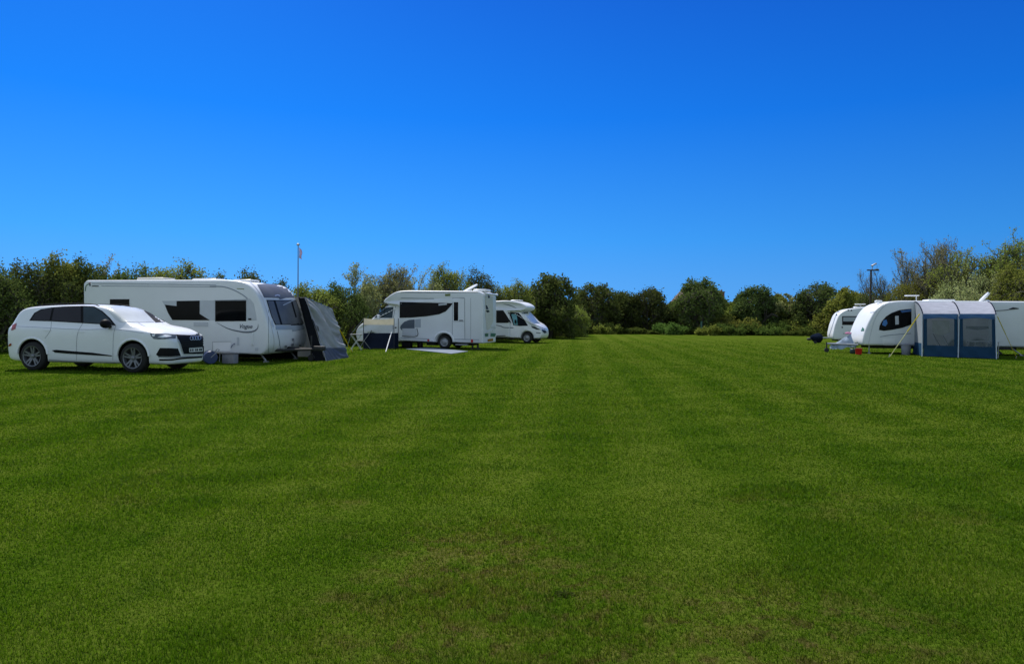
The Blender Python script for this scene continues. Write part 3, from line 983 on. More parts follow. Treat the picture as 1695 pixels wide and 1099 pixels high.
S.strip("sill_trim", M9((385, 788), (520, 784)), 1.2, INK, .012)
S.strip("bumper_line", M9((985, 738), (1050, 745)), 1.3, LENS, .014)
m = MB(); m.box((-1.66, -1.10, 1.36), (.09, .12, .24), bev=.03); m.obj("door_mirror", BLACK, m2, 50)
roof_vent(m2, -2.0, .1, 2.70, .7, .6, .07)

# ================================================================== right caravan with the blue awning
c3 = thing("caravan", "big white caravan on the right with the blue porch awning on its side", "caravan", (16.88, 35.53, 0), 170)
p3 = rpoly([(.10, .40, .1), (.16, .62, .15), (.08, 1.05, .3), (-.12, 1.55, .3), (-.38, 2.05, .3), (-.74, 2.36, .3), (-1.4, 2.52, .4), (-8.1, 2.50, .06), (-8.3, 2.36, .1), (-8.3, .40, .05)])
def c3fn(v):
    f = max(0, min(1, (v.x + 1.4) / 1.7))
    v.x -= f * .14 * (abs(v.y) / 1.2) ** 2
    return v
a3_ = [(-4.1, .34, .40), (-4.95, .34, .40)]
c3b = slab(notch(p3, a3_), 1.2, .10, c3fn).obj("body", WHITE2, c3, 35)
wells(c3, a3_, 1.2)
axles(c3, (-4.1, -4.95), 1.2, .33, .33)
m = MB(); m.box((-3.6, .6, .32), (6.4, .08, .14)); m.box((-3.6, -.6, .32), (6.4, .08, .14)); m.obj("chassis", CHASSIS, c3)
S = Surf(c3, c3b)
R6 = lambda *p: C(1340, 480, 8.455, *p)
R8 = lambda *p: C(1480, 480, 7.884, *p)
S.patch("side_window", R6((970, 560), (980, 500), (1010, 440), (1070, 370), (1150, 320), (1260, 280), (1425, 262), (1425, 482), (1300, 530), (1150, 558), (1040, 572)), GLASS, .012, 3)
S.patch("painted_reflection", R6((1030, 425), (1075, 415), (1090, 470), (1060, 510), (1015, 490)), mat("blue_reflection", (.01, .14, .42), .15), .016, 2)  # blue reflections painted onto the side window as patches
S.patch("painted_reflection", R6((1270, 290), (1425, 272), (1425, 300), (1290, 318)), mat("blue_reflection2", (.02, .10, .28), .15), .016, 2)
S.patch("window_blind", R6((1195, 365), (1245, 362), (1248, 480), (1200, 486)), LGREY, .016, 2)
S.strip("nose_seam", R6((1128, 172), (1040, 230), (965, 320), (905, 440), (862, 580), (835, 700), (822, 800)), .7, LGREY, .012)
S.strip("nose_band", R6((1060, 190), (980, 270), (905, 380), (855, 500)), 2.0, WHITE, .012)
S.strip("front_window_rail", R6((850, 316), (940, 300)), 1.2, LGREY, .014)
S.patch("front_light", R6((720, 575), (745, 520), (768, 545), (765, 572)), GREEND, .014, 2)
S.strip("decal_stripe", R6((985, 655), (1150, 628), (1420, 608)), 1.0, LINE, .012)
S.strip("side_seam", R6((850, 800), (1200, 800)), .7, LINE, .012)
S.patch("hatch", R6((1020, 680), (1195, 680), (1195, 782), (1020, 782)), WHITE, .010, 3)
S.strip("awning_rail", R8((1310, 272), (1440, 264), (1530, 250)), .9, INK, .04)
S.patch("rail_end", R8((1490, 250), (1545, 226), (1625, 238), (1620, 248), (1520, 256)), INK, .03, 2)
S.strip("skirt_line", R8((1380, 735), (1690, 740)), .7, LINE, .012)
S.patch("side_marker", R8((1450, 748), (1520, 746), (1520, 760), (1450, 762)), REDP, .014, 2)
roof_vent(c3, -3.6, .2, 2.50, 1.2, .8, .10); roof_vent(c3, -.95, .1, 2.44, .3, .3, .12)
m = MB(); m.tube([(-2.65, .1, 2.45), (-2.65, .1, 2.78)], .02, 6); m.box((-2.45, .1, 2.79), (.55, .40, .05), bev=.02); m.obj("roof_aerial", WHITE, c3)
m = MB(); m.lathe([(.16, 0), (.16, .06), (.10, .10)], (-5.68, .2, 2.49), "z", 20); m.obj("dish_mount", WHITE, c3)
m = MB(); m.prism([(.30 * math.cos(t), .24 * math.sin(t)) for t in [2 * PI * i / 20 for i in range(20)]], ((-5.62, .2, 2.68), (-.66, 0, .75), (.1, 1, .1), (.75, .1, .66)), .09); m.obj("satellite_dish", WHITE, c3, 40)
for x, y, dx in ((-.3, 1.0, .0), (-.3, -1.0, .1), (-6.35, 1.0, -.5), (-6.35, -1.0, -.5)):
    steady(c3, x, y, .42, dx)
m = MB(); m.tube([(.1, .1, .42), (1.35, 0, .42)], .05, 6); m.tube([(.1, .7, .40), (1.2, .03, .42)], .045, 6); m.tube([(.1, -.7, .40), (1.2, -.03, .42)], .045, 6); m.obj("tow_bar", STEEL, c3)
m = MB(); m.box((-5.9, .9, .25), (.06, .06, .5), Matrix.Rotation(.8, 3, "Y")); m.box((-6.1, .9, .33), (.5, .4, .12), bev=.02); m.obj("spare_carrier", CHASSIS, c3)

# ================================================================== far right caravan
c4 = thing("caravan", "smaller white caravan farther back with one dark window, seen left of the big one", "caravan", (22.02, 50.38, 0), 166)
p4 = rpoly([(-.10, .32, .1), (.0, .6, .2), (-.12, 1.25, .3), (-.22, 1.55, .3), (-.40, 2.05, .3), (-.85, 2.36, .4), (-1.9, 2.52, .5), (-3.2, 2.50, .4), (-5.4, 2.42, .3), (-5.7, 2.2, .2), (-5.7, .32, .1)])
a4_ = [(-3.0, .33, .40)]
c4b = slab(notch(p4, a4_), 1.12, .09, lambda v: Vector((v.x - max(0, min(1, (v.x + 1.2) / 1.2)) * .06 * (abs(v.y) / 1.1) ** 2, v.y, v.z))).obj("body", WHITE2, c4, 35)
wells(c4, a4_, 1.12)
axles(c4, (-3.0,), 1.12, .32, .32)
m = MB(); m.box((-2.8, 0, .28), (5.0, 1.2, .12)); m.obj("chassis", CHASSIS, c4)
S = Surf(c4, c4b)
S.patch("side_window", R6((456, 366), (780, 366), (780, 490), (456, 490)), GLASS, .012, 2)
S.patch("window_blind", R6((678, 370), (776, 370), (776, 470), (678, 470)), mat("brown_blind", (.13, .05, .03), .5), .018, 2)
S.patch("window_blind", R6((470, 380), (660, 380), (660, 440), (470, 440)), GREY, .018, 2)
S.strip("nose_seam", R6((440, 240), (380, 330), (345, 430), (315, 520), (275, 640)), .8, LINE, .012)
for p_ in ((380, 350), (542, 284), (586, 286), (458, 522), (640, 528)):
    S.patch("fitting", R6((p_[0] - 9, p_[1] - 9), (p_[0] + 9, p_[1] - 9), (p_[0] + 9, p_[1] + 9), (p_[0] - 9, p_[1] + 9)), INK, .014, 2)
S.strip("decal_stripe", R6((470, 610), (560, 606)), .8, GREEND, .012)
S.strip("skirt_line", R6((280, 690), (480, 692)), .8, CREAMP, .012)
m = MB(); m.tube([(-1.95, .1, 2.45), (-1.95, .1, 2.72)], .02, 6); m.box((-1.95, .1, 2.74), (.62, .46, .06), bev=.02); m.obj("roof_aerial", WHITE, c4)
roof_vent(c4, -1.95, .1, 2.49, .8, .6, .09); roof_vent(c4, -3.1, .2, 2.46, .5, .5, .22)
m = MB(); m.tube([(0, .1, .4), (1.1, 0, .4)], .05, 6); m.tube([(.1, -.5, .35), (1.0, 0, .4)], .04, 6); m.obj("tow_bar", STEEL, c4)
for x, y in ((-.5, 1.0), (-5.2, 1.0)): steady(c4, x, y, .34, .15)

# ================================================================== grey porch awning behind the left caravan
def sheet(f, nu, nv, name, material, parent, smooth=60):
    b = bmesh.new()
    g = [[b.verts.new(f(i / nu, j / nv)) for j in range(nv + 1)] for i in range(nu + 1)]
    for i in range(nu):
        for j in range(nv):
            b.faces.new((g[i][j], g[i + 1][j], g[i + 1][j + 1], g[i][j + 1]))
    m = MB(); m.b.free(); m.b = b
    return m.obj(name, material, parent, smooth)


def lerp4(a, b, c, d):
    a, b, c, d = (Vector(q) for q in (a, b, c, d))
    return lambda u, v: (a * (1 - u) + b * u) * (1 - v) + (d * (1 - u) + c * u) * v


ta = atd(506, 493, 26.0); tb = atd(549, 511, 27.9); tcn = gnd(576, 592); td = gnd(540, 597.5)
back = Vector((-.983, .184, 0)) * 2.6
aw1 = thing("awning", "grey porch awning with a sagging creased wall behind the long caravan's nose", "awning", (td.x, td.y, 0), 0)
o_ = Vector((td.x, td.y, 0))
q = lerp4(ta - o_, tb - o_, tcn - o_, td - o_)
nrm = Vector((.95, -.3, .1))
def fold(u, v):
    p = q(u, v)
    s = (v * 1.25 - u * .85 + .12 * math.sin(u * 5 + v * 2))
    d = (.16 + .07 * math.sin(s * 4 + 1)) * math.sin(s * 11 + .8 * math.sin(v * 7)) * math.sin(PI * min(1, max(0, v * 1.1))) * (1 - .3 * u) + .03 * math.sin(s * 37 + 4 * u) - .10 * math.sin(PI * u) * math.sin(PI * v)
    return p + nrm * d
sheet(lambda u, v: fold(u, v * .80), 40, 44, "end_wall", F_GREY, aw1)
sheet(lambda u, v: fold(u, .80 + v * .20) + nrm * .012, 40, 12, "mud_flap", F_SLATE, aw1)
q2 = lerp4(ta - o_ + Vector((0, 0, .02)), tb - o_ + Vector((0, 0, .02)), tb - o_ + back, ta - o_ + back + Vector((0, 0, .1)))
sheet(lambda u, v: q2(u, v) + Vector((0, 0, -.05 * math.sin(PI * u))), 14, 10, "roof", F_GREY, aw1)
q3 = lerp4(tb - o_, tb - o_ + back, Vector((tcn.x, tcn.y, 0)) - o_ + back, tcn - o_)
sheet(lambda u, v: q3(u, v), 10, 10, "outer_wall", F_GREY, aw1)
ci = atd(497, 492, 26.05) - o_; cj = gnd(521, 598) - o_ + Vector((0, 0, .05))
q4 = lerp4(ci, ta - o_, td - o_ + Vector((-.02, 0, 0)), cj)
sheet(lambda u, v: q4(u, v) - nrm * (.16 * math.sin(PI * u) + .02), 10, 20, "inner_shade", F_DARK, aw1)  # black sheet standing in for the shaded inside of the awning
m = MB(); m.tube([ta - o_, tb - o_], .016, 6); m.tube([tb - o_, tcn - o_], .016, 6); m.tube([ta - o_ + nrm * -.03, (ta - o_).lerp(td - o_, .5) + nrm * .05, td - o_], .014, 6); m.obj("pole", STEEL, aw1)
tri = [gnd(536, 596), gnd(540, 599)]
# yellow guy ropes of the grey awning
gr_ = thing("guy_rope", "short yellow guy rope staked beside the grey porch awning", "guy rope", (tcn.x, tcn.y, 0), 0)
s0 = atd(562, 545, 27.6) - Vector((tcn.x, tcn.y, 0)); s1 = gnd(583, 583, 0) - Vector((tcn.x, tcn.y, 0))
m = MB(); m.tube([s0, s1], .012, 6); m.obj("cord", F_YEL, gr_)
m = MB(); m.tube([s0.lerp(s1, .12), s0.lerp(s1, .55)], .028, 6); m.obj("tension_strap", F_YEL, gr_)
m = MB(); m.tube([s1 + Vector((0, 0, .14)), s1 - Vector((0, 0, .03))], .01, 6); m.obj("peg", STEEL, gr_)

# flag pole
fb = atd(493, 560, 29.0); fb.z = 0; ft = atd(493.5, 405, 29.0)
fp = thing("flagpole", "thin telescopic flagpole with a small limp flag rising behind the long caravan", "flagpole", (fb.x, fb.y, 0), 0)
hh = ft.z
m = MB(); m.tube([(0, 0, 0), (0, 0, hh * .5), (0, 0, hh)], [.028, .024, .016], 10); m.obj("pole", mat("weathered_grey", (.10, .11, .13), .6), fp, 60)
m = MB(); m.sphere((0, 0, hh), (.07, .06, .05), 12); m.obj("finial", STEEL, fp, 60)
sheet(lambda u, v: Vector((.03 + .16 * u * (.6 + .4 * v) + .03 * math.sin(v * 6) * u, .05 * math.sin(u * 9 + v * 3), hh - .1 - .42 * v - .10 * u)), 8, 10, "flag", fabric("flag_cloth", (.42, .36, .50), .3), fp)

# boxes by the caravan side
b1 = gnd(378, 602)
t = thing("storage_box", "squat grey plastic box under the open side hatch of the long caravan", "box", (b1.x, b1.y + .15, 0), -10)
m = MB(); m.box((0, 0, .15), (.40, .30, .30), bev=.02); m.obj("tub", GREYBOX, t)
m = MB(); m.box((0, 0, .315), (.44, .34, .035), bev=.012); m.obj("lid", mat("grey_lid", (.13, .13, .14), .5), t)
b2 = gnd(364, 600)
t = thing("entry_step", "low beige step tray resting beside the grey plastic box", "step", (b2.x - .02, b2.y + .25, 0), -10)
m = MB(); m.box((0, 0, .31), (.42, .34, .04), bev=.01); m.obj("tread", mat("beige_tread", (.28, .26, .22), .6), t)
for sx, sy in ((-.17, -.13), (.17, -.13), (-.17, .13), (.17, .13)):
    m = MB(); m.tube([(sx, sy, .30), (sx * 1.1, sy * 1.1, 0)], .018, 6); m.obj("leg", STEEL, t)
b3 = gnd(336, 604)
t = thing("water_barrel", "dark blue rolling water barrel on the grass ahead of the SUV's far front wheel", "barrel", (b3.x, b3.y + .5, 0), 30)
m = MB(); m.lathe([(.10, -.24), (.19, -.23), (.21, -.18), (.20, 0), (.21, .18), (.19, .23), (.10, .24)], (0, 0, .21), "y", 24); m.obj("drum", BLUEP, t, 50)
m = MB(); m.tube([(0, -.25, .21), (.25, -.25, .45), (.25, .25, .45), (0, .25, .21)], .012, 6); m.obj("handle", STEEL, t)

# ================================================================== windbreak, table, mat by the first motorhome
wl = gnd(601.5, 577.5); wr = gnd(652, 577.5)
wt = thing("windbreak", "cream topped windbreak with clear band and dark foot, in front of the motorhome cab", "windbreak", (wl.x, wl.y, 0), 0)
ex = Vector((wr.x - wl.x, wr.y - wl.y, 0)); H_ = 1.46
ret = Vector((.06, .95, 0))
sheet(lambda u, v: ex * u + Vector((0, 0, H_ * .80 + (H_ * .18 + .06 * (1 - math.sin(PI * u))) * v)) + Vector((0, -.03 * math.sin(u * 9), 0)), 16, 6, "top_band", F_CREAM, wt)
sheet(lambda u, v: ex * u + Vector((0, 0, H_ * (.52 + .28 * v))) + Vector((0, -.015 * math.sin(u * 7), 0)), 16, 6, "clear_band", VINYL, wt)
sheet(lambda u, v: ex * u + Vector((0, 0, H_ * .52 * v + .01)) + Vector((0, -.04 * math.sin(u * 8), 0)), 16, 6, "lower_panel", F_NAVY, wt)
sheet(lambda u, v: ex + ret * u + Vector((0, 0, H_ * .52 * v + .01)), 8, 6, "lower_panel", F_NAVY, wt)
for p_, ln in ((Vector((0, 0, 0)), 0), (ex, 0), (ex + ret, 0)):
    m = MB(); m.tube([p_, p_ + Vector((0, 0, H_ + .03))], .018, 8); m.obj("pole", mat("dark_pole", (.03, .03, .035), .5), wt)
g0 = gnd(638.5, 582.5) - Vector((wl.x, wl.y, 0))
m = MB(); m.tube([g0, ex * .92 + Vector((0, -.03, H_ * .55))], .022, 8); m.obj("prop", WHITE, wt)
m = MB(); m.tube([Vector((0, 0, H_)), Vector((-.55, -.2, H_ * .5)), Vector((-.75, -.3, 0))], .008, 5); m.obj("guy_line", STEEL, wt)
tp = gnd(586, 579)
ft_ = thing("folding_table", "small folding camp table with crossed pale legs left of the windbreak", "table", (tp.x, tp.y, 0), 5)
m = MB(); m.box((.1, 0, .72), (.55, .42, .035), bev=.01); m.obj("tabletop", mat("grey_top", (.16, .165, .17), .5), ft_)
for s in (-1, 1):
    for sx in (-1, 1):
        m = MB(); m.tube([(.1 - sx * .22, s * .18, .70), (.1 + sx * .26, s * .19, 0)], .014, 6); m.obj("leg", mat("pale_leg", (.5, .52, .5), .4), ft_)
# lawn chair behind the table
t = thing("camp_chair", "dark folding camp chair half hidden between the table and the windbreak", "chair", (tp.x + .35, tp.y + .9, 0), 100)
sheet(lambda u, v: Vector((-.25 + .5 * u, -.05 - .25 * v, .42 + .5 * v - .05 * math.sin(PI * u))), 6, 6, "backrest", F_NAVY, t)
sheet(lambda u, v: Vector((-.25 + .5 * u, -.05 + .45 * v, .42 - .04 * math.sin(PI * u))), 6, 6, "seat", F_NAVY, t)
for sx in (-1, 1):
    m = MB(); m.tube([(sx * .25, -.30, .92), (sx * .25, .05, .42), (sx * .25, .30, 0)], .013, 6); m.obj("leg", STEEL, t)
    m = MB(); m.tube([(sx * .25, .40, .42), (sx * .25, .05, .40), (sx * .25, -.25, 0)], .013, 6); m.obj("leg", STEEL, t)
mp_ = [gnd(671.6, 578.2), gnd(747, 586.2), gnd(775, 582.2), gnd(708, 575.6)]
m = MB(); m.prism([(p.x, p.y) for p in mp_], ((0, 0, .012), (1, 0, 0), (0, 1, 0), (0, 0, 1)), .014)
tag(m.obj("ground_mat", F_MAT, None), "pale blue-grey mat spread on the grass before the motorhome door", "mat")
gp = gnd(672, 576.2)
t = thing("waste_container", "low black waste water container lying under the motorhome beside the mat", "container", (gp.x, gp.y + .4, 0), -15)
m = MB(); m.box((0, 0, .17), (.5, .36, .34), bev=.06); m.obj("tank", BLACK, t, 50)
m = MB(); m.tube([(-.12, 0, .34), (-.1, 0, .42), (.1, 0, .42), (.12, 0, .34)], .014, 6); m.obj("handle", BLACK, t)
gp = gnd(690, 576)
t = thing("gas_bottle", "dark gas bottle standing under the motorhome just behind the pale mat", "gas bottle", (gp.x + .1, gp.y + .5, 0), 0)
m = MB(); m.lathe([(.13, 0), (.15, .03), (.15, .30), (.12, .38), (.05, .42)], (0, 0, 0), "z", 24); m.obj("cylinder", mat("dark_red_bottle", (.03, .012, .014), .5), t, 50)
m = MB(); m.lathe([(.08, .42), (.08, .50), (.07, .50)], (0, 0, 0), "z", 16); m.obj("collar", CHASSIS, t, 50)

# ================================================================== blue awning on the right
fl, fm, fr = gnd(1527, 590), gnd(1590.5, 593), gnd(1650, 594.5)
ab = thing("awning", "blue two-bay porch awning with netted windows on the big right caravan", "awning", (fl.x, fl.y, 0), 0)
O = Vector((fl.x, fl.y, 0))
# straight front line through the outer posts; eave and rail heights measured
dF = (fr - fl); dF.z = 0
Yc = 34.30
L_ = lambda v: v - O
eav = [atd(1527, 519.5, fl.y), atd(1588, 520, (fl.y + fr.y) / 2), atd(1648.5, 520.5, fr.y)]
rl = [atd(1512.5, 500, Yc), atd(1574, 500, Yc), atd(1633, 500, Yc - .05)]
def arch(i, v):          # from caravan rail forward to the eave with a round shoulder
    a, b = L_(rl[i]), L_(eav[i])
    p = a.lerp(b, v ** .92)
    z = b.z + (a.z - b.z) * (math.cos(v * PI / 2) ** .75)
    return Vector((p.x, p.y, z))
for i in (0, 1):
    sheet(lambda u, v, i=i: arch(i, v).lerp(arch(i + 1, v), u) - Vector((0, 0, .035 * math.sin(PI * u) * math.sin(PI * v))), 14, 14, "roof_panel", F_PALE, ab)
for i in range(3):
    m = MB(); m.tube([arch(i, v / 14) + Vector((0, 0, .012)) for v in range(15)], .022, 6); m.obj("roof_pole", F_NAVY, ab, 60)
base = [L_(fl), L_((fl + fr) / 2), L_(fr)]
for b_ in base: b_.z = 0
fr_n = Vector((dF.y, -dF.x, 0)).normalized()
def wall(u, z):          # front wall by fraction along and true height
    e = L_(eav[0]).lerp(L_(eav[2]), u); g_ = base[0].lerp(base[2], u)
    return g_.lerp(e, z / e.z)
ez = L_(eav[0]).z
def panel(name, u0, u1, z0, z1, mt, off=0.0, sag=0.0, wav=.012):
    return sheet(lambda u, v: wall(u0 + (u1 - u0) * u, z0 + (z1 - z0) * v - sag * math.sin(PI * u) * (1 - v)) + fr_n * (off + wav * math.sin(u * 11 + v * 5)), 14, 10, name, mt, ab)
for a_, b_ in ((0, .5), (.5, 1)):
    panel("valance", a_ + .01, b_ - .005, ez - .24, ez, F_BLUEL, .03, -.06)
    panel("skirt_panel", a_ + .01, b_ - .005, 0.02, .50, F_BLUE)
    panel("front_pillar", a_ + .01, a_ + .065, .50, ez - .02, F_BLUE)
    panel("front_pillar", b_ - .055, b_ - .005, .50, ez - .02, F_BLUE)
    panel("netting_window", a_ + .065, b_ - .055, .50, ez - .02, NET, 0, 0, .004)
panel("rolled_blind", .13, .38, ez - .78, ez - .28, mesh_cloth("pale_blind", (.32, .32, .29), .9), -.08, .16)
panel("rolled_blind", .60, .90, ez - .62, ez - .52, mat("dark_fold", (.04, .05, .07), .7), -.06, .06)
for i in range(3):
    top = L_(eav[i]); m = MB(); m.tube([base[i] + fr_n * .05, top + fr_n * .05], .024, 8); m.obj("front_post", mat("pale_post", (.50, .54, .60), .5), ab, 60)
# side walls back to the caravan
def side(i, z0, z1, mt, name):
    bk = L_(rl[i]); bk0 = Vector((bk.x, bk.y, 0))
    def f_(u, v):
        p = base[i].lerp(bk0, u)
        top = arch(i, 1 - u)
        z = (z0 + (z1 - z0) * v) if z1 is not None else z0 + (top.z - z0) * v
        pp = base[i].lerp(bk0, u)
        k = z / max(.1, top.z)
        q_ = pp.lerp(Vector((top.x, top.y, z)), min(1, k)); q_.z = z
        return q_
    return sheet(f_, 12, 10, name, mt, ab)
for i in (0, 2):
    side(i, .02, .58, F_BLUE, "side_skirt"); side(i, .58, None, fabric("side_grey", (.34, .38, .42), .35), "side_wall")
# camp furniture glimpsed through the netting
ca = wall(.22, 0) - fr_n * .9
t = thing("camp_chair", "pale folding chair glimpsed through the left netting of the blue awning", "chair", (O.x + ca.x, O.y + ca.y, 0), 200)
sheet(lambda u, v: Vector((-.27 + .54 * u, -.10 - .22 * v, .45 + .55 * v)), 6, 6, "backrest", fabric("pale_chair", (.45, .45, .43), .2), t)
sheet(lambda u, v: Vector((-.27 + .54 * u, -.10 + .5 * v, .45)), 6, 6, "seat", fabric("pale_chair", (.45, .45, .43), .2), t)
for sx in (-1, 1):
    m = MB(); m.tube([(sx * .27, -.32, 1.0), (sx * .27, .35, 0)], .016, 6); m.obj("leg", CHASSIS, t)
    m = MB(); m.tube([(sx * .27, .42, .45), (sx * .27, -.30, 0)], .016, 6); m.obj("leg", CHASSIS, t)
ca = wall(.75, 0) - fr_n * 1.0
t = thing("camp_table", "pale table with odds and ends glimpsed through the right netting of the blue awning", "table", (O.x + ca.x, O.y + ca.y, 0), 0)
m = MB(); m.box((0, 0, .70), (1.1, .6, .04), bev=.01); m.obj("tabletop", LGREY, t)
for sx, sy in ((-.5, -.25), (.5, -.25), (-.5, .25), (.5, .25)):
    m = MB(); m.tube([(sx, sy, .69), (sx, sy, 0)], .016, 6); m.obj("leg", STEEL, t)
# guy straps
def guy(px0, px1, label, r0, strap):
    a = atd(*px0[:2], px0[2]); b = gnd(*px1)
    t = thing("guy_rope", label, "guy rope", (b.x, b.y, 0), 0, "yellow guy ropes of the blue awning")
    a = a - Vector((b.x, b.y, 0)); b = Vector((0, 0, .02))
    k1, k2 = a.lerp(b, .42), b
    m = MB(); m.tube([a, k1], r0 * 1.4, 6); m.obj("tension_strap", F_YEL, t)
    m = MB(); m.tube([k1, k2], r0, 6); m.obj("cord", strap, t)
    m = MB(); m.tube([(0, 0, .14), (-.05, 0, -.02)], .012, 6); m.obj("peg", STEEL, t)
PALEY = fabric("pale_webbing", (.55, .55, .28), .3, bump=0)
guy((1522, 520, fl.y), (1473, 591), "long yellow guy rope slanting from the awning's left post across the caravan nose", .016, PALEY)
guy((1651, 524, fr.y), (1683, 594), "short faint yellow guy rope staked right of the blue awning", .011, F_YEL)

# things on the grass
p_ = gnd(1501.5, 587.5)
t = thing("waste_bin", "grey round waste bin on the grass left of the blue awning", "bin", (p_.x, p_.y + .1, 0), 0)
m = MB(); m.lathe([(.17, 0), (.18, .02), (.21, .44), (.20, .45)], (0, 0, 0), "z", 28); m.obj("tub", GREYBOX, t, 50)
m = MB(); m.lathe([(.225, .44), (.225, .48), (.12, .52), (.0, .53)], (0, 0, 0), "z", 28); m.obj("lid", GREYBOX, t, 50)
p_ = gnd(1423, 587)
t = thing("bucket", "bright red bucket on the grass below the big caravan's nose", "bucket", (p_.x, p_.y + .1, 0), 0)
m = MB(); m.lathe([(.125, 0), (.16, .27), (.168, .28), (.15, .28), (.115, .02), (.0, .02)], (0, 0, 0), "z", 28); m.obj("pail", REDP, t, 50)
m = MB(); m.tube([(.16 * math.cos(a), -.02, .27 + .03 * math.sin(a)) for a in [PI * i / 10 for i in range(11)]], .006, 5); m.obj("handle", STEEL, t)
p_ = gnd(1414.5, 586)
t = thing("water_carrier", "dark green plastic carrier standing against the red bucket", "carrier", (p_.x, p_.y + .18, 0), 20)
m = MB(); m.box((0, 0, .12), (.20, .2, .24), bev=.04); m.obj("can", mat("dark_green_plastic", (.008, .03, .025), .5), t, 50)
m = MB(); m.tube([(-.06, 0, .23), (-.05, 0, .30), (.05, 0, .30), (.06, 0, .23)], .012, 6); m.obj("handle", BLACK, t)
# hitch cover with a pink cloth
h0 = mw(c3) @ Vector((1.05, .0, 0))
def lump(c, s, seed, nseg=20, cut=None):
    rnd = random.Random(seed)
    ph = [rnd.uniform(0, 6) for _ in range(6)]
    m = MB(); m.sphere(c, s, nseg)
    for v in m.b.verts:
        d = v.co - Vector(c)
        k = 1 + .10 * math.sin(d.x * 9 + ph[0]) + .10 * math.sin(d.y * 11 + ph[1]) + .08 * math.sin(d.z * 13 + ph[2])
        v.co = Vector(c) + d * k
        if v.co.z < .05: v.co.z = .05
    return m
hp = [atd(1385, 575, 34.9), atd(1410, 553, 35.2), atd(1423, 556, 35.2), atd(1428, 572, 35.2), atd(1405, 577, 34.9)]
t = thing("hitch_cover", "pale blue and white wind-blown cover over the tow hitch of the big caravan", "cover", (h0.x, h0.y, 0), 170)
I_ = mw(t).inverted()
def tent(u, v):
    x = 1.16 * (1 - u) + .26 * u
    ridge = .30 + .62 * (u ** 1.2)
    a = (v - .5) * 2
    wdt = .16 + .38 * u
    return Vector((x - 1.05 + .05 * math.sin(v * 11), .10 * u + a * wdt + .04 * math.sin(u * 9 + v * 4), ridge * (1 - .72 * abs(a) ** 1.7) + .04 * math.sin(u * 13 + a * 6) + .06))
sheet(tent, 18, 16, "cover_sheet", F_TARP, t)
m = MB(); m.tube([(.35, .12, .5), (.35, .14, .1)], .03, 8); m.lathe([(.02, -.04), (.11, -.03), (.11, .03), (.02, .04)], (.35, .14, .11), "y", 18); m.obj("jockey_wheel", CHASSIS, t)
pc = mw(t) @ Vector((-.66, .10, .92))
t = tag(lump((0, 0, .08), (.19, .16, .08), 5).obj("cloth", F_PINK, None, 60), "crumpled pink cloth draped on top of the pale hitch cover", "cloth")
t.location = (pc.x, pc.y, pc.z - .06)
h4 = mw(c4) @ Vector((.80, 0, 0))
t = thing("hitch_cover", "dark navy cover bundled over the hitch of the smaller far caravan", "cover", (h4.x, h4.y, 0), 178)
lump((-.05, 0, .38), (.42, .33, .33), 9).obj("cover_sheet", F_NAVY, t, 60)
m = lump((.50, 0, .30), (.16, .10, .08), 4); m.obj("hitch_head", CHASSIS, t, 60)
m = MB(); m.tube([(.1, .1, .4), (.1, .1, .05)], .03, 8); m.lathe([(.02, -.04), (.11, -.03), (.11, .03), (.02, .04)], (.1, .1, .11), "y", 18); m.obj("jockey_wheel", CHASSIS, t)

# ================================================================== trees and hedges
from mathutils import noise as mnoise
L_HEDGE = leafmat("hedge_leaf", (.046, .066, .017), (.145, .185, .046), .35)
L_DARK = leafmat("dark_leaf", (.042, .066, .020), (.13, .17, .044), .3)
L_PALE = leafmat("pale_leaf", (.15, .17, .055), (.34, .34, .14), .4)
L_OLIVE = leafmat("olive_leaf", (.095, .12, .020), (.29, .34, .07), .4)
L_BLOS = leafmat("blossom_leaf", (.13, .155, .04), (.50, .54, .25), .35)
L_GREEN = leafmat("fresh_leaf", (.05, .085, .016), (.125, .19, .04), .4)


class Wood:
    def __init__(s): s.V, s.Fc, s.n = [], [], 0
    def tube(s, pts, rs, n):
        base = len(s.V)
        a = None
        k = len(pts)
        for i in range(k):
            d = (pts[min(i + 1, k - 1)] - pts[max(i - 1, 0)]).normalized()
            a = d.orthogonal().normalized() if a is None else (a - d * a.dot(d)).normalized()
            b = d.cross(a)
            for j in range(n):
                t = 2 * PI * j / n
                s.V.append(pts[i] + (a * math.cos(t) + b * math.sin(t)) * rs[i])
        for i in range(k - 1):
            for j in range(n):
                s.Fc.append((base + i * n + j, base + i * n + (j + 1) % n, base + (i + 1) * n + (j + 1) % n, base + (i + 1) * n + j))


def leaf_quads(P, size, rs, flat=0.0):
    n = len(P)
    u = rs.normal(size=(n, 3)); u[:, 2] *= (1 - flat); u /= np.linalg.norm(u, axis=1)[:, None]
    v = rs.normal(size=(n, 3)); v -= u * (u * v).sum(1)[:, None]; v /= np.linalg.norm(v, axis=1)[:, None]
    s = size * rs.uniform(.55, 1.35, n)[:, None]
    V = np.stack([P - u * s * .6, P + v * s * .36 + u * s * .05, P + u * s * .6, P - v * s * .36 + u * s * .05], 1).reshape(-1, 3)
    return V


PROTO = {}


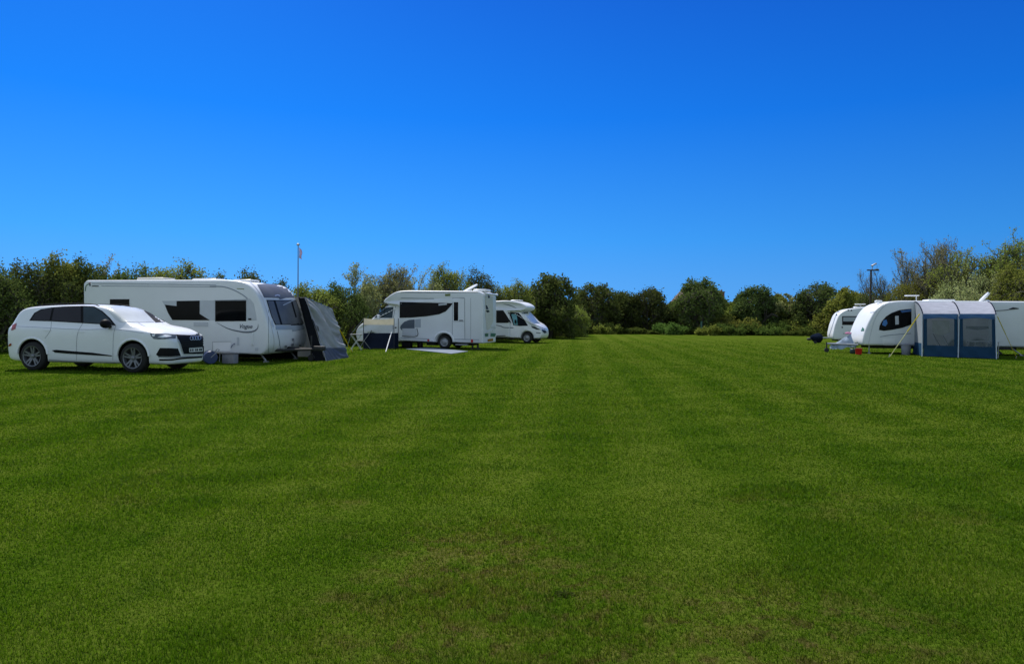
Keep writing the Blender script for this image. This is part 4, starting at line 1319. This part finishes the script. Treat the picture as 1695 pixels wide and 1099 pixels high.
def make_proto(key, seed, stems, lv, nleaf, size, leafm, barkm, up=.25, spread=.5, lowleaf=0, ratio=(.55, .72), kids=(4, 6), first=.3, sd=.16, r0=.09, lean=.35, flat=0):
    rnd = random.Random(seed); rs = np.random.default_rng(seed)
    W = Wood(); segs = []
    def rv(): return Vector((rnd.gauss(0, 1), rnd.gauss(0, 1), rnd.gauss(0, 1)))
    def grow(p, d, ln, r, level):
        ns = 4 if level < lv else 3
        pts = [p.copy()]; rr = [r]
        for i in range(ns):
            d = (d + rv() * .16 + Vector((0, 0, up * (.5 if level else .25)))).normalized()
            p = p + d * (ln / ns); pts.append(p.copy()); rr.append(r * (1 - .5 * (i + 1) / ns))
        W.tube(pts, rr, 7 if level == 0 else (5 if level == 1 else 3))
        if level >= lv - 1:
            for i in range(len(pts) - 1): segs.append((pts[i], pts[i + 1], level))
        if level < lv:
            for _ in range(rnd.randint(*kids)):
                t = rnd.uniform(first if level == 0 else .2, 1.0)
                i = min(ns - 1, int(t * ns)); q = pts[i].lerp(pts[i + 1], t * ns - i)
                ax = rv(); dd = (pts[i + 1] - pts[i]).normalized()
                ax = (ax - dd * ax.dot(dd)).normalized()
                grow(q, (dd * rnd.uniform(.5, 1.0) + ax * spread * rnd.uniform(.7, 1.5)).normalized(), ln * rnd.uniform(*ratio) * (1.05 - .35 * t), rr[i] * .6, level + 1)
    for s_ in range(stems):
        a = 2 * PI * s_ / stems + rnd.uniform(-.4, .4)
        o = Vector((math.cos(a), math.sin(a), 0)) * (.12 if stems > 1 else 0)
        grow(o, Vector((math.cos(a) * lean, math.sin(a) * lean, 1)).normalized() if stems > 1 else Vector((0, 0, 1)), rnd.uniform(.8, 1.1) * 2.0, r0 * rnd.uniform(.7, 1.1), 0)
    V = np.array([tuple(v) for v in W.V])
    A = np.array([tuple(s_[0]) for s_ in segs]); B = np.array([tuple(s_[1]) for s_ in segs])
    # bring to 1 m tall, 1 m wide
    hz = np.percentile(B[:, 2], 97 if flat else 99.8); wx = np.percentile(np.abs(B[:, :2]), 95)
    sc_ = np.array([.5 / wx, .5 / wx, .98 / hz])
    W_ = V * sc_; A = A * sc_; B = B * sc_
    if flat:      # hedge tops kept level by wind and flail
        for q in (W_, A, B):
            hi = q[:, 2] > flat
            q[hi, 2] = flat + (q[hi, 2] - flat) * .35
        for q in (W_, A, B):
            q[:, 2] *= 1 - .42 * np.minimum(1.2, (q[:, 0] ** 2 + q[:, 1] ** 2) / .25)
        k_ = 1 / np.percentile(B[:, 2], 99.3)
        for q in (W_, A, B): q[:, 2] *= k_
    idx = rs.integers(0, len(A), nleaf); t = rs.uniform(0, 1, nleaf)[:, None]
    P = A[idx] * (1 - t) + B[idx] * t
    PROTO[key] = dict(V=W_, F=W.Fc, P=P, size=size, leafm=leafm, barkm=barkm, sd=sd, low=lowleaf, seed=seed)


def tree(name, label, cat, x, y, H, wd, key, group=None, yaw=None, lsize=None):
    """a tree or shrub of its own true height and width built on a branch skeleton"""
    D = PROTO[key]
    ck = (key, round(H / wd, 1))
    rs = np.random.default_rng(D["seed"] + 5)
    th = thing(name, label, cat, (x, y, 0), (random.uniform(0, 360) if yaw is None else yaw), group)
    s = np.array([wd, wd, H])
    V = D["V"] * s
    V[:, 2] -= .05
    q = np.asarray(D["F"], np.int32)
    np_mesh("trunk", V, q.ravel(), np.full(len(q), 4), D["barkm"], th, True)
    P = D["P"] * s
    P = P + rs.normal(size=P.shape) * D["sd"]
    if D["low"]:
        n = D["low"] * 3
        r = np.sqrt(rs.uniform(0, 1, n)) * .5 * wd * .95; a = rs.uniform(0, 2 * PI, n)
        z = rs.uniform(0, 1, n) ** 1.2 * H * .62
        Q = np.stack([r * np.cos(a), r * np.sin(a), z], 1)
        ph = rs.uniform(0, 6, 6)
        f = np.sin(Q[:, 0] * 2.3 + ph[0]) * np.sin(Q[:, 1] * 2.1 + ph[1]) + np.sin(Q[:, 2] * 3.1 + Q[:, 0] * 1.7 + ph[2]) * .8
        Q = Q[np.argsort(-f)[:D["low"]]]
        P = np.concatenate([P, Q])
    P[:, 2] = np.maximum(P[:, 2], .04)
    LV = leaf_quads(P, lsize or D["size"], rs)
    nf = len(P)
    np_mesh("crown", LV, np.arange(nf * 4), np.full(nf, 4), D["leafm"], th)
    return th


for i in range(3):
    make_proto(f"hedge{i}", 11 + i, 8, 3, 12500, .088, (L_HEDGE, L_OLIVE, L_HEDGE)[i], BARK, up=.12, spread=.85, lowleaf=4500, lean=.55, sd=.14, flat=.62)
    make_proto(f"sparse{i}", 31 + i, 6, 3, 6000, .088, L_PALE, BARKP, up=.30, spread=.5, lowleaf=900, lean=.35, sd=.07, r0=.07)
    make_proto(f"dome{i}", 51 + i, 8, 3, 9500, .20, (L_DARK, L_HEDGE, L_DARK)[i], BARK, up=.10, spread=.95, lowleaf=2600, lean=.6, sd=.22, flat=.68)
for i in range(2):
    make_proto(f"bare{i}", 71 + i, 3, 4, 420, .08, L_PALE, BARK, up=.16, spread=.62, lowleaf=0, lean=.30, sd=.06, r0=.06)
    make_proto(f"blossom{i}", 81 + i, 7, 3, 10000, .09, L_BLOS, BARK, up=.2, spread=.8, lowleaf=2200, lean=.5, sd=.13)
    make_proto(f"spire{i}", 91 + i, 7, 3, 11000, .095, L_OLIVE, BARK, up=.55, spread=.42, lowleaf=2200, lean=.22, sd=.11)
make_proto("curly0", 101, 5, 3, 4600, .09, L_HEDGE, BARK, up=.15, spread=.7, lowleaf=1500, lean=.4, sd=.10, r0=.08)
make_proto("curly1", 103, 5, 3, 4600, .09, L_HEDGE, BARK, up=.15, spread=.7, lowleaf=1500, lean=.4, sd=.10, r0=.08)
for i in range(2):
    make_proto(f"bush{i}", 111 + i, 8, 2, 2400, .14, (L_GREEN, L_OLIVE)[i], BARK, up=.1, spread=.9, lowleaf=900, lean=.8, sd=.12, r0=.03)


def hor(px): return 523.1 + px / 1695 * 13.8


def plant(px, Y, top, wd, key, name, cat, label, group, ls=None):
    X = (px - 847.5) / F * Y
    Hh = CAMH + (hor(px) - top) / F * Y
    return tree(name, label, cat, X, Y, Hh, wd, key, group, None, ls)


GL, GB, GR = "trees of the left hedge", "trees along the back of the field", "trees of the right hedge"
TREES = [
    (-18, 29.5, 431, 3.2, "hedge0", "hedge_tree", "tree", "dark hedge tree cut by the left edge, behind the SUV's tail", GL),
    (24, 31, 427, 2.6, "curly0", "hedge_tree", "tree", "open branchy tree with sky showing through, leftmost whole tree above the SUV's tail", GL),
    (64, 31.5, 430, 2.4, "curly1", "hedge_tree", "tree", "gappy twiggy tree above the SUV's rear window, next to the open branchy one", GL),
    (108, 32.5, 428, 2.2, "hedge1", "hedge_tree", "tree", "dense upright tree just left of the long caravan's rear corner", GL),
    (150, 33, 435, 2.4, "hedge0", "hedge_tree", "tree", "dense tree rising over the long caravan's rear corner", GL),
    (178, 34.5, 421, 1.5, "sparse0", "sapling", "sapling", "thin wispy sapling sticking up above the long caravan's rear end", GL),
    (212, 34.5, 447, 2.6, "hedge2", "hedge_tree", "tree", "low tree top showing above the long caravan's rear roof vent", GL),
    (282, 36, 439, 4.4, "hedge1", "hedge_tree", "tree", "broad olive rounded tree top above the middle of the long caravan's roof", GL),
    (345, 36.5, 459, 3.0, "hedge0", "hedge_tree", "tree", "low dark tree top behind the long caravan's front roof vents", GL),
    (416, 37, 453, 1.7, "hedge2", "hedge_tree", "tree", "small dark tuft of a tree above the long caravan's front roof curve", GL),
    (455, 38, 470, 2.2, "hedge0", "hedge_tree", "tree", "dark tree top just left of the flagpole", GL),
    (520, 39, 475, 3.4, "hedge1", "hedge_tree", "tree", "rounded hedge tree right of the flagpole above the grey awning", GL),
    (566, 40.5, 473, 3.0, "hedge0", "hedge_tree", "tree", "hedge tree between the grey awning and the windbreak", GL),
    (612, 43, 435, 2.4, "sparse1", "hedge_tree", "tree", "tall pale open tree above the first motorhome's cab", GL),
    (652, 44.5, 437, 2.6, "sparse2", "hedge_tree", "tree", "pale open tree above the first motorhome's panoramic window", GL),
    (698, 46.5, 439, 2.6, "sparse0", "hedge_tree", "tree", "pale feathery tree above the middle of the first motorhome's roof", GL),
    (640, 46, 465, 4.0, "hedge2", "hedge_tree", "tree", "dark lower tree behind the pale open trees over the first motorhome", GL),
    (744, 49, 443, 3.4, "hedge1", "hedge_tree", "tree", "leafy green tree above the first motorhome's satellite dish", GL),
    (795, 51.5, 450, 3.6, "hedge0", "hedge_tree", "tree", "leafy tree above the first motorhome's rear corner", GL),
    (846, 55, 469, 3.6, "hedge1", "hedge_tree", "tree", "brownish hedge tree above the second motorhome's roof", GL),
    (908, 60, 460, 4.6, "dome1", "hedge_tree", "tree", "big dark round tree right of the second motorhome", GL),
    (942, 66, 503, 3.8, "hedge1", "hedge_tree", "tree", "low brown green bush tree at the end of the left hedge", GL),
    (984, 84, 473, 6.0, "dome1", "field_tree", "tree", "dark round tree first in the back row from the left", GB),
    (1030, 87, 487, 4.6, "dome2", "field_tree", "tree", "lower dark tree, second in the back row from the left", GB),
    (1074, 86, 480, 5.6, "dome0", "field_tree", "tree", "dark round tree left of the house's sloping roof in the back row", GB),
    (1108, 88, 502, 4.0, "hedge2", "field_tree", "tree", "small low tree below the left slope of the house roof", GB),
    (1157, 84, 464, 5.9, "dome1", "field_tree", "tree", "biggest dome shaped tree in the middle of the back row, hiding the house", GB),
    (1220, 88, 502, 3.8, "hedge1", "field_tree", "tree", "small brown tinged tree under the house chimney", GB),
    (1188, 90, 492, 4.6, "hedge0", "field_tree", "tree", "low dull tree filling the dip between the big dome tree and the chimney", GB),
    (1280, 89, 490, 4.6, "hedge1", "field_tree", "tree", "low olive tree just right of the rounded tree beside the chimney", GB),
    (1253, 87, 478, 5.4, "dome2", "field_tree", "tree", "rounded tree right of the house chimney in the back row", GB),
    (1302, 88, 484, 4.6, "sparse1", "field_tree", "tree", "thin pale tree between two round trees of the back row", GB),
    (1306, 91, 499, 6.0, "hedge0", "field_tree", "tree", "low dark tree behind the thin pale one in the back row", GB),
    (1355, 84, 472, 6.4, "dome0", "field_tree", "tree", "dark broad tree last of the back row, left of the far caravan", GB),
    (1408, 76, 481, 5.4, "hedge1", "field_tree", "tree", "olive brown tree right above the far caravan's roof aerial", GB),
    (1443, 63, 439, 3.4, "bare0", "bare_tree", "tree", "thin leafless tree spreading round the wooden lamp pole", GR),
    (1452, 62, 485, 4.4, "hedge2", "hedge_tree", "tree", "low brown hedge tree at the foot of the wooden lamp pole", GR),
    (1482, 57, 421, 3.0, "bare1", "bare_tree", "tree", "nearly leafless tree with a forked dark trunk right of the lamp pole", GR),
    (1506, 53, 465, 4.0, "hedge1", "hedge_tree", "tree", "green low tree above the big caravan's nose", GR),
    (1524, 54, 407, 3.2, "sparse1", "hedge_tree", "tree", "tall pale half leafed tree between the forked tree and the blossoming one", GR),
    (1558, 52, 389, 3.6, "sparse2", "hedge_tree", "tree", "tallest pale feathery tree, above the blue awning", GR),
    (1545, 56, 443, 4.2, "hedge0", "hedge_tree", "tree", "dull tree filling in behind the pale feathery ones over the blue awning", GR),
    (1590, 46.5, 441, 3.8, "blossom0", "blossom_tree", "tree", "bushy tree flecked with cream blossom, above the blue awning's left bay", GR),
    (1612, 48, 418, 4.6, "spire0", "hedge_tree", "tree", "olive tree between the blossoming bush and the tall spiky tree", GR),
    (1646, 47, 378, 4.6, "spire1", "hedge_tree", "tree", "tall spiky topped tree above the satellite dish, highest on the right", GR),
    (1640, 44.5, 449, 3.8, "blossom1", "blossom_tree", "tree", "cream flecked bush below the tall spiky tree, beside the satellite dish", GR),
    (1694, 46, 396, 4.8, "spire0", "hedge_tree", "tree", "olive tree cut by the right edge of the photo", GR),
    (1690, 43, 443, 3.4, "hedge1", "hedge_tree", "tree", "dense bush above the big caravan's right end", GR),
    (1735, 44, 413, 4.0, "spire1", "hedge_tree", "tree", "spiky tree standing past the right edge of the view", GR),
]
for t_ in TREES:
    ls = {"field_tree": .20}.get(t_[5])
    plant(*t_, ls=ls)

GS = "low bushes at the back edge of the field"
BUSH = [(1000, 80, 536, 2.6, "bush1", "dull low bush under the first trees of the back row"),
        (1110, 79, 534, 3.2, "bush0", "green low bush left of the young tree's green tube"),
        (1172, 77, 541, 2.0, "bush1", "small rusty bush in front of the big dome tree"),
        (1205, 82, 522, 5.0, "bush1", "brownish heap of brambles right of the green tree tube"),
        (1202, 78, 536, 3.6, "bush0", "bright green bush in front of the bramble heap"),
        (1240, 80, 535, 2.8, "bush0", "green low bush under the tree right of the chimney"),
        (1268, 79, 542, 2.6, "bush0", "small pale green bush at the foot of the back row"),
        (1290, 83, 533, 2.4, "bush0", "small green clump under the thin pale tree"),
        (1322, 84, 530, 5.0, "bush1", "brown bramble bank left of the far caravan"),
        (1352, 80, 535, 2.2, "bush0", "green tuft just left of the far caravan's dark hitch cover")]
for px, Y, top, wd, key, lb in BUSH:
    plant(px, Y, top, wd, key, "low_bush", "bush", lb, GS, .18)

# undergrowth filling the foot of the hedges
def mass(name, label, line, depth, hmax, n, size, matl, seed, wig=1.0):
    rs = np.random.default_rng(seed)
    pts = np.array(line, float)
    seg = np.linalg.norm(np.diff(pts, axis=0), axis=1); cum = np.concatenate([[0], np.cumsum(seg)])
    s = rs.uniform(0, cum[-1], n * 2)
    k = np.clip(np.searchsorted(cum, s) - 1, 0, len(seg) - 1); t = (s - cum[k]) / seg[k]
    base = pts[k] * (1 - t)[:, None] + pts[k + 1] * t[:, None]
    d = (pts[k + 1] - pts[k]) / seg[k][:, None]; nn = np.stack([-d[:, 1], d[:, 0]], 1)
    off = rs.uniform(-.5, .5, n * 2)
    hh = hmax * (.72 + .20 * np.sin(s * .9 + 1) + .14 * np.sin(s * 2.3) + .08 * np.sin(s * 5.1)) * (1 - .8 * np.abs(off) ** 2.2)
    z = rs.uniform(0, 1, n * 2) ** .75 * hh
    f = np.sin(s * 3.1 + z * 2) + np.sin(z * 5 + off * 6 * wig + s) + np.sin(s * 7.3 - z * 4)
    keep = np.argsort(-f + rs.normal(size=n * 2) * .9)[:n]
    P = np.stack([base[:, 0] + nn[:, 0] * off * depth, base[:, 1] + nn[:, 1] * off * depth, z], 1)[keep]
    V = leaf_quads(P, size, rs)
    o = np_mesh(name, V, np.arange(n * 4), np.full(n, 4), matl)
    return tag(o, label, "undergrowth", None, "stuff")

HL = [(-26, 27), (-20.5, 32.5), (-14, 38.5), (-8.5, 43), (-4, 49.5), (0, 56), (4.0, 64), (6.0, 72), (7.5, 84)]
mass("hedge_undergrowth", "dark tangled undergrowth along the foot of the left hedge", HL, 2.4, 2.5, 90000, .11, L_HEDGE, 3)
mass("hedge_undergrowth", "brambly undergrowth under the back row of trees", [(7.5, 88), (20, 89), (32, 88), (40, 82), (40, 70)], 2.8, 5.0, 48000, .24, L_HEDGE, 4)
mass("hedge_undergrowth", "brambly undergrowth along the foot of the right hedge", [(38, 74), (32.5, 60), (30.5, 52), (31, 45), (34, 42)], 2.6, 2.9, 34000, .16, L_OLIVE, 5)
# rank grass between the mown turf and the trees
mass("rank_grass", "rough unmown grass strip at the back of the field", [(5.5, 80.5), (18, 82.5), (30, 81), (38, 73)], 3.6, .75, 30000, .22, L_GREEN, 6)

# ================================================================== house behind the big tree
hx = atd(1163, 500, 112)
hs_ = thing("house", "brown roofed house mostly hidden behind the big dome tree, its chimney showing at the right", "house", (hx.x, 112, 0), 0)
m = MB(); m.box((0, 2.5, 1.5), (9.0, 7, 3.0)); m.obj("wall", BRICK, hs_)
m = MB()
zr = CAMH + (hor(1163) - 474) / F * 112
pr = [(-5.0, 2.9), (5.0, 2.9), (4.98, 3.05), (1.0, zr), (-1.6, zr), (-4.98, 3.05)]
m.prism(pr, ((0, -1.4, 0), (1, 0, 0), (0, 0, 1), (0, 1, 0)), 7.8); rf = m.obj("roof", TILE, hs_)
m = MB(); cx_ = 3.35; zt = CAMH + (hor(1199) - 483) / F * 112
m.box((cx_, 1.5, zt - 1.0), (.75, .6, 2.0)); m.box((cx_, 1.5, zt + .03), (.9, .75, .12)); m.lathe([(.12, zt + .08), (.1, zt + .4)], (cx_, 1.5, 0), "z", 12); m.obj("chimney", BRICK, rf)
for wx in (-2.4, .2, 2.4):
    m = MB(); m.box((wx, -1.02, 1.7), (1.1, .06, 1.2)); wf = m.obj("window", WHITE, hs_)
    m = MB(); m.box((wx, -1.06, 1.7), (.95, .03, 1.05)); m.obj("pane", GLASS, wf)

# young-tree tube, lamp pole
tb_ = atd(1161, 530, 81)
t = thing("tree_guard", "pale green tube guarding a young tree in front of the big dome tree", "tree guard", (tb_.x, 81, 0), 0)
m = MB(); m.lathe([(.11, .0), (.11, 1.5), (.10, 1.5), (.10, .0)], (0, 0, 0), "z", 14); m.obj("tube", mat("green_tube", (.06, .15, .10), .5), t, 50)
m = MB(); m.tube([(.15, 0, 0), (.15, 0, 2.2)], .03, 6); m.obj("stake", WOOD, t)
lp = atd(1441, 500, 58); ztop = CAMH + (hor(1441) - 447) / F * 58
t = thing("lamp_pole", "dark wooden pole with a cross arm and lamp, beside the leafless tree on the right", "pole", (lp.x, 58, 0), 0)
m = MB(); m.tube([(0, 0, 0), (0, 0, ztop)], .085, 10, .07); m.obj("post", WOOD, t)
m = MB(); m.box((.15, 0, ztop - .02), (.95, .12, .10)); m.obj("cross_arm", WOOD, t)
m = MB(); m.tube([(.05, 0, ztop), (.14, 0, ztop + .30)], .03, 6); m.box((.22, 0, ztop + .42), (.42, .22, .10), Matrix.Rotation(-.5, 3, "Y"), .02); m.obj("lamp_head", STEEL, t)
m = MB(); m.box((.45, 0, ztop + .06), (.22, .2, .06)); m.obj("bracket", STEEL, t)

# ================================================================== mown field
def lawn_color(t, blades):
    n, l = t.nodes.new, t.links.new
    g = n("ShaderNodeNewGeometry")
    def nz(scale, detail=4, dist=0.0, vec=None):
        o = n("ShaderNodeTexNoise"); o.inputs["Scale"].default_value = scale; o.inputs["Detail"].default_value = detail; o.inputs["Distortion"].default_value = dist
        l(vec or g.outputs["Position"], o.inputs["Vector"]); return o.outputs[0]
    def rng(s, a, b, c=0.0, d=1.0):
        o = n("ShaderNodeMapRange"); o.interpolation_type = "SMOOTHSTEP"
        o.inputs[1].default_value = a; o.inputs[2].default_value = b; o.inputs[3].default_value = c; o.inputs[4].default_value = d
        l(s, o.inputs[0]); return o.outputs[0]
    def mixc(f, a, b):
        o = n("ShaderNodeMix"); o.data_type = "RGBA"
        if isinstance(f, float): o.inputs[0].default_value = f
        else: l(f, o.inputs[0])
        for k, q in ((6, a), (7, b)):
            if isinstance(q, tuple): o.inputs[k].default_value = (*q, 1)
            else: l(q, o.inputs[k])
        return o.outputs[2]
    def mul(a, b):
        o = n("ShaderNodeMath"); o.operation = "MULTIPLY"
        for k, q in ((0, a), (1, b)):
            if isinstance(q, float): o.inputs[k].default_value = q
            else: l(q, o.inputs[k])
        return o.outputs[0]
    G1, G2, G3 = GRASS_A, GRASS_B, GRASS_C
    c = mixc(rng(nz(.22, 5, .6), .38, .62), G1, G2)
    c = mixc(mul(rng(nz(1.3, 5, .4), .45, .66), .75), c, G3)
    # mower passes: slightly different lay of the blades, about 1.6 m wide
    mp = n("ShaderNodeMapping"); mp.inputs["Rotation"].default_value = (0, 0, math.radians(5))
    l(g.outputs["Position"], mp.inputs[0])
    wv = n("ShaderNodeTexWave"); wv.wave_type = "BANDS"; wv.bands_direction = "X"; wv.inputs["Scale"].default_value = .20
    wv.inputs["Distortion"].default_value = 1.2; wv.inputs["Detail"].default_value = 2; wv.inputs["Detail Scale"].default_value = .25
    l(mp.outputs[0], wv.inputs["Vector"])
    c = mixc(mul(rng(wv.outputs[0], .30, .70), .30), c, STRIPE)
    c = mixc(mul(rng(wv.outputs[0], .50, .15), .16), c, LUSH)
    # worn, dry and mossy patches
    dry = mul(rng(nz(.55, 6, .8), .55, .72), rng(nz(3.1, 4, .5), .42, .66))
    c = mixc(mul(dry, .5), c, DRY)
    brown = mul(rng(nz(.8, 5, 1.0), .62, .76), rng(nz(6, 3), .48, .64))
    c = mixc(mul(brown, .6), c, EARTH)
    # a trodden patch with moss and bare earth near the camera
    for (wx, wy, wr) in ((.05, 3.5, 1.5), (1.5, 3.3, 1.0), (-.2, 4.6, .9)):
        ds = n("ShaderNodeVectorMath"); ds.operation = "DISTANCE"; l(g.outputs["Position"], ds.inputs[0]); ds.inputs[1].default_value = (wx, wy, 0)
        worn = mul(rng(ds.outputs["Value"], wr, wr * .3), rng(nz(5.5, 5, .8), .44, .60))
        c = mixc(mul(worn, .5), c, DRY)
        worn2 = mul(rng(ds.outputs["Value"], wr, wr * .3), rng(nz(9, 4, .5), .54, .66))
        c = mixc(mul(worn2, .6), c, EARTH)
    c = mixc(mul(rng(nz(2.2, 3), .56, .72), .38), c, LUSH)
    # fine speckle
    f = rng(nz(38, 3), .3, .7, .72, 1.28)
    if blades:
        f = mul(rng(g.outputs["Random Per Island"], 0, 1, .62, .95), 1.0)
    if blades:      # foreground darkening put into the blade colour, along with a greener tint
        bm = n("ShaderNodeVectorMath"); bm.operation = "MULTIPLY"; bm.inputs[1].default_value = (.62, .68, .28)
        l(c, bm.inputs[0]); c = bm.outputs[0]
    s = n("ShaderNodeVectorMath"); s.operation = "SCALE"
    l(c, s.inputs[0]); l(f, s.inputs["Scale"])
    return s.outputs[0], g


GRASS_A, GRASS_B, GRASS_C = (.140, .262, .016), (.175, .290, .022), (.115, .235, .012)
STRIPE, DRY, EARTH, LUSH = (.225, .325, .040), (.24, .24, .055), (.14, .105, .04), (.062, .155, .012)

m_, t_, n_, l_ = nodes_of("turf")
o_ = n_("ShaderNodeOutputMaterial"); p_ = n_("ShaderNodeBsdfPrincipled"); l_(p_.outputs[0], o_.inputs[0])
col_, g_ = lawn_color(t_, False)
th_ = n_("ShaderNodeVectorMath"); th_.operation = "MULTIPLY"; th_.inputs[1].default_value = (.40, .35, .46)
l_(col_, th_.inputs[0]); l_(th_.outputs[0], p_.inputs["Base Color"])
p_.inputs["Roughness"].default_value = .75; p_.inputs["Specular IOR Level"].default_value = .0
p_.inputs["Sheen Weight"].default_value = .0; p_.inputs["Sheen Roughness"].default_value = .5; p_.inputs["Sheen Tint"].default_value = (.7, .8, .35, 1)
b1_ = n_("ShaderNodeTexNoise"); b1_.inputs["Scale"].default_value = 9; b1_.inputs["Detail"].default_value = 8; b1_.inputs["Roughness"].default_value = .7
l_(g_.outputs["Position"], b1_.inputs["Vector"])
bp_ = n_("ShaderNodeBump"); bp_.inputs["Strength"].default_value = .8; bp_.inputs["Distance"].default_value = .05
l_(b1_.outputs[0], bp_.inputs["Height"]); l_(bp_.outputs[0], p_.inputs["Normal"])
TURF = m_

m_, t_, n_, l_ = nodes_of("grass_blade")
o_ = n_("ShaderNodeOutputMaterial"); d_ = n_("ShaderNodeBsdfPrincipled"); d_.inputs["Roughness"].default_value = .62; d_.inputs["Specular IOR Level"].default_value = .08; tr_ = n_("ShaderNodeBsdfTranslucent"); mx_ = n_("ShaderNodeMixShader")
col_, g_ = lawn_color(t_, True)
l_(col_, d_.inputs[0]); l_(col_, tr_.inputs[0]); mx_.inputs[0].default_value = .50
l_(d_.outputs[0], mx_.inputs[1]); l_(tr_.outputs[0], mx_.inputs[2]); l_(mx_.outputs[0], o_.inputs[0])
BLADE = m_

b = bmesh.new()
xs = [-900, -300, -120, -60, -30, -15, 0, 15, 30, 60, 120, 300, 900]; ys = [-300, -60, -10, 0, 10, 20, 30, 45, 60, 80, 100, 150, 300, 1500]
gv = [[b.verts.new((x, y, 0)) for y in ys] for x in xs]
for i in range(len(xs) - 1):
    for j in range(len(ys) - 1):
        b.faces.new((gv[i][j], gv[i + 1][j], gv[i + 1][j + 1], gv[i][j + 1]))
mm = MB(); mm.b.free(); mm.b = b
tag(mm.obj("field", TURF, None), "mown green field", "field", None, "structure")


def clump(P, seed, sc_):
    rs = np.random.default_rng(seed)
    k = rs.normal(size=(10, 2)) * sc_; ph = rs.uniform(0, 6.28, 10)
    return np.sin(P @ k.T + ph).mean(1)


def blades(n, d0, d1, seed):
    rs = np.random.default_rng(seed)
    d = d0 * (d1 / d0) ** (rs.uniform(0, 1, n) ** .9)
    x = rs.uniform(-.92, .92, n) * (d + .6)
    P = np.stack([x, d], 1)
    # thicker and thinner turf
    cl = clump(P, 2, 7) + .8 * clump(P, 3, 2.2)
    keep = rs.uniform(0, 1, n) < np.clip(.92 + .18 * cl, .6, 1) * np.clip(1.25 - d / 48, 0, 1)
    q_ = [np.array([p.x, p.y]) for p in mp_]
    ins = np.ones(len(P), bool)          # none grow through the ground mat
    for i in range(4):
        e = q_[(i + 1) % 4] - q_[i]
        ins &= (e[0] * (P[:, 1] - q_[i][1]) - e[1] * (P[:, 0] - q_[i][0])) > -.05
    ins2 = np.ones(len(P), bool)
    for i in range(4):
        e = q_[(i + 1) % 4] - q_[i]
        ins2 &= (e[0] * (P[:, 1] - q_[i][1]) - e[1] * (P[:, 0] - q_[i][0])) < .05
    keep &= ~(ins | ins2)
    P = P[keep]; d = d[keep]; cl = cl[keep]; n = len(d)
    hgt = rs.uniform(.010, .026, n) * np.clip(1 + .7 * cl + .4 * clump(P, 5, 4), .6, 1.6) * (1 + d / 140)
    wdt = rs.uniform(.0011, .0022, n) * (1 + np.maximum(d - 3, 0) / 2.6)
    a = rs.uniform(0, 2 * PI, n); lean = rs.uniform(.1, .95, n)
    dirx, diry = np.cos(a) * np.sin(lean), np.sin(a) * np.sin(lean); dz = np.cos(lean)
    b_ = rs.uniform(0, 2 * PI, n); sx, sy = np.cos(b_) * wdt, np.sin(b_) * wdt
    z0 = np.zeros(n) - .004
    A = np.stack([P[:, 0] - sx, P[:, 1] - sy, z0], 1); B = np.stack([P[:, 0] + sx, P[:, 1] + sy, z0], 1)
    mx, my, mz = P[:, 0] + dirx * hgt * .5, P[:, 1] + diry * hgt * .5, dz * hgt * .62
    Cc = np.stack([mx + sx * .8, my + sy * .8, mz], 1); Dd = np.stack([mx - sx * .8, my - sy * .8, mz], 1)
    T = np.stack([P[:, 0] + dirx * hgt * 1.25, P[:, 1] + diry * hgt * 1.25, np.maximum(dz * hgt * .95, .004)], 1)
    V = np.stack([A, B, Cc, Dd, T], 1).reshape(-1, 3)
    base = np.arange(n)[:, None] * 5
    Fq = np.concatenate([base + np.array([[0, 1, 2, 3]]), base + np.array([[3, 2, 4]])], 1).ravel()
    cnt = np.tile([4, 3], n)
    return np_mesh("grass", V, Fq, cnt, BLADE)


tag(blades(1250000, 2.5, 60, 8), "short mown grass blades in the foreground of the field", "grass", None, "stuff")
# broad-leaved weeds flattened in the turf
WEEDS = [(935, 985, .05, "dark broad-leaved weed rosette in the worn turf near the bottom middle")]
for k, (px, py, r, lb) in enumerate(WEEDS):
    q = gnd(px, py); rs = random.Random(k)
    t = thing("weed", lb, "weed", (q.x, q.y, 0), rs.uniform(0, 360))
    m = MB()
    for i in range(46):
        a = rs.uniform(0, 6.28); ln = r * rs.uniform(.35, 1); hz = rs.uniform(.008, .022); o_ = Vector((rs.gauss(0, r * .3), rs.gauss(0, r * .3), 0))
        d = Vector((math.cos(a), math.sin(a), 0)); s = Vector((-d.y, d.x, 0)) * ln * .13
        m.face([o_ - s * .4, o_ + s * .4, o_ + d * ln * .55 + s + Vector((0, 0, hz)), o_ + d * ln + Vector((0, 0, hz * .5)), o_ + d * ln * .55 - s + Vector((0, 0, hz))])
    m.obj("leaf_rosette", leafmat("weed_leaf", (.05, .085, .015), (.13, .19, .04), .3), t, 0, recalc=False)
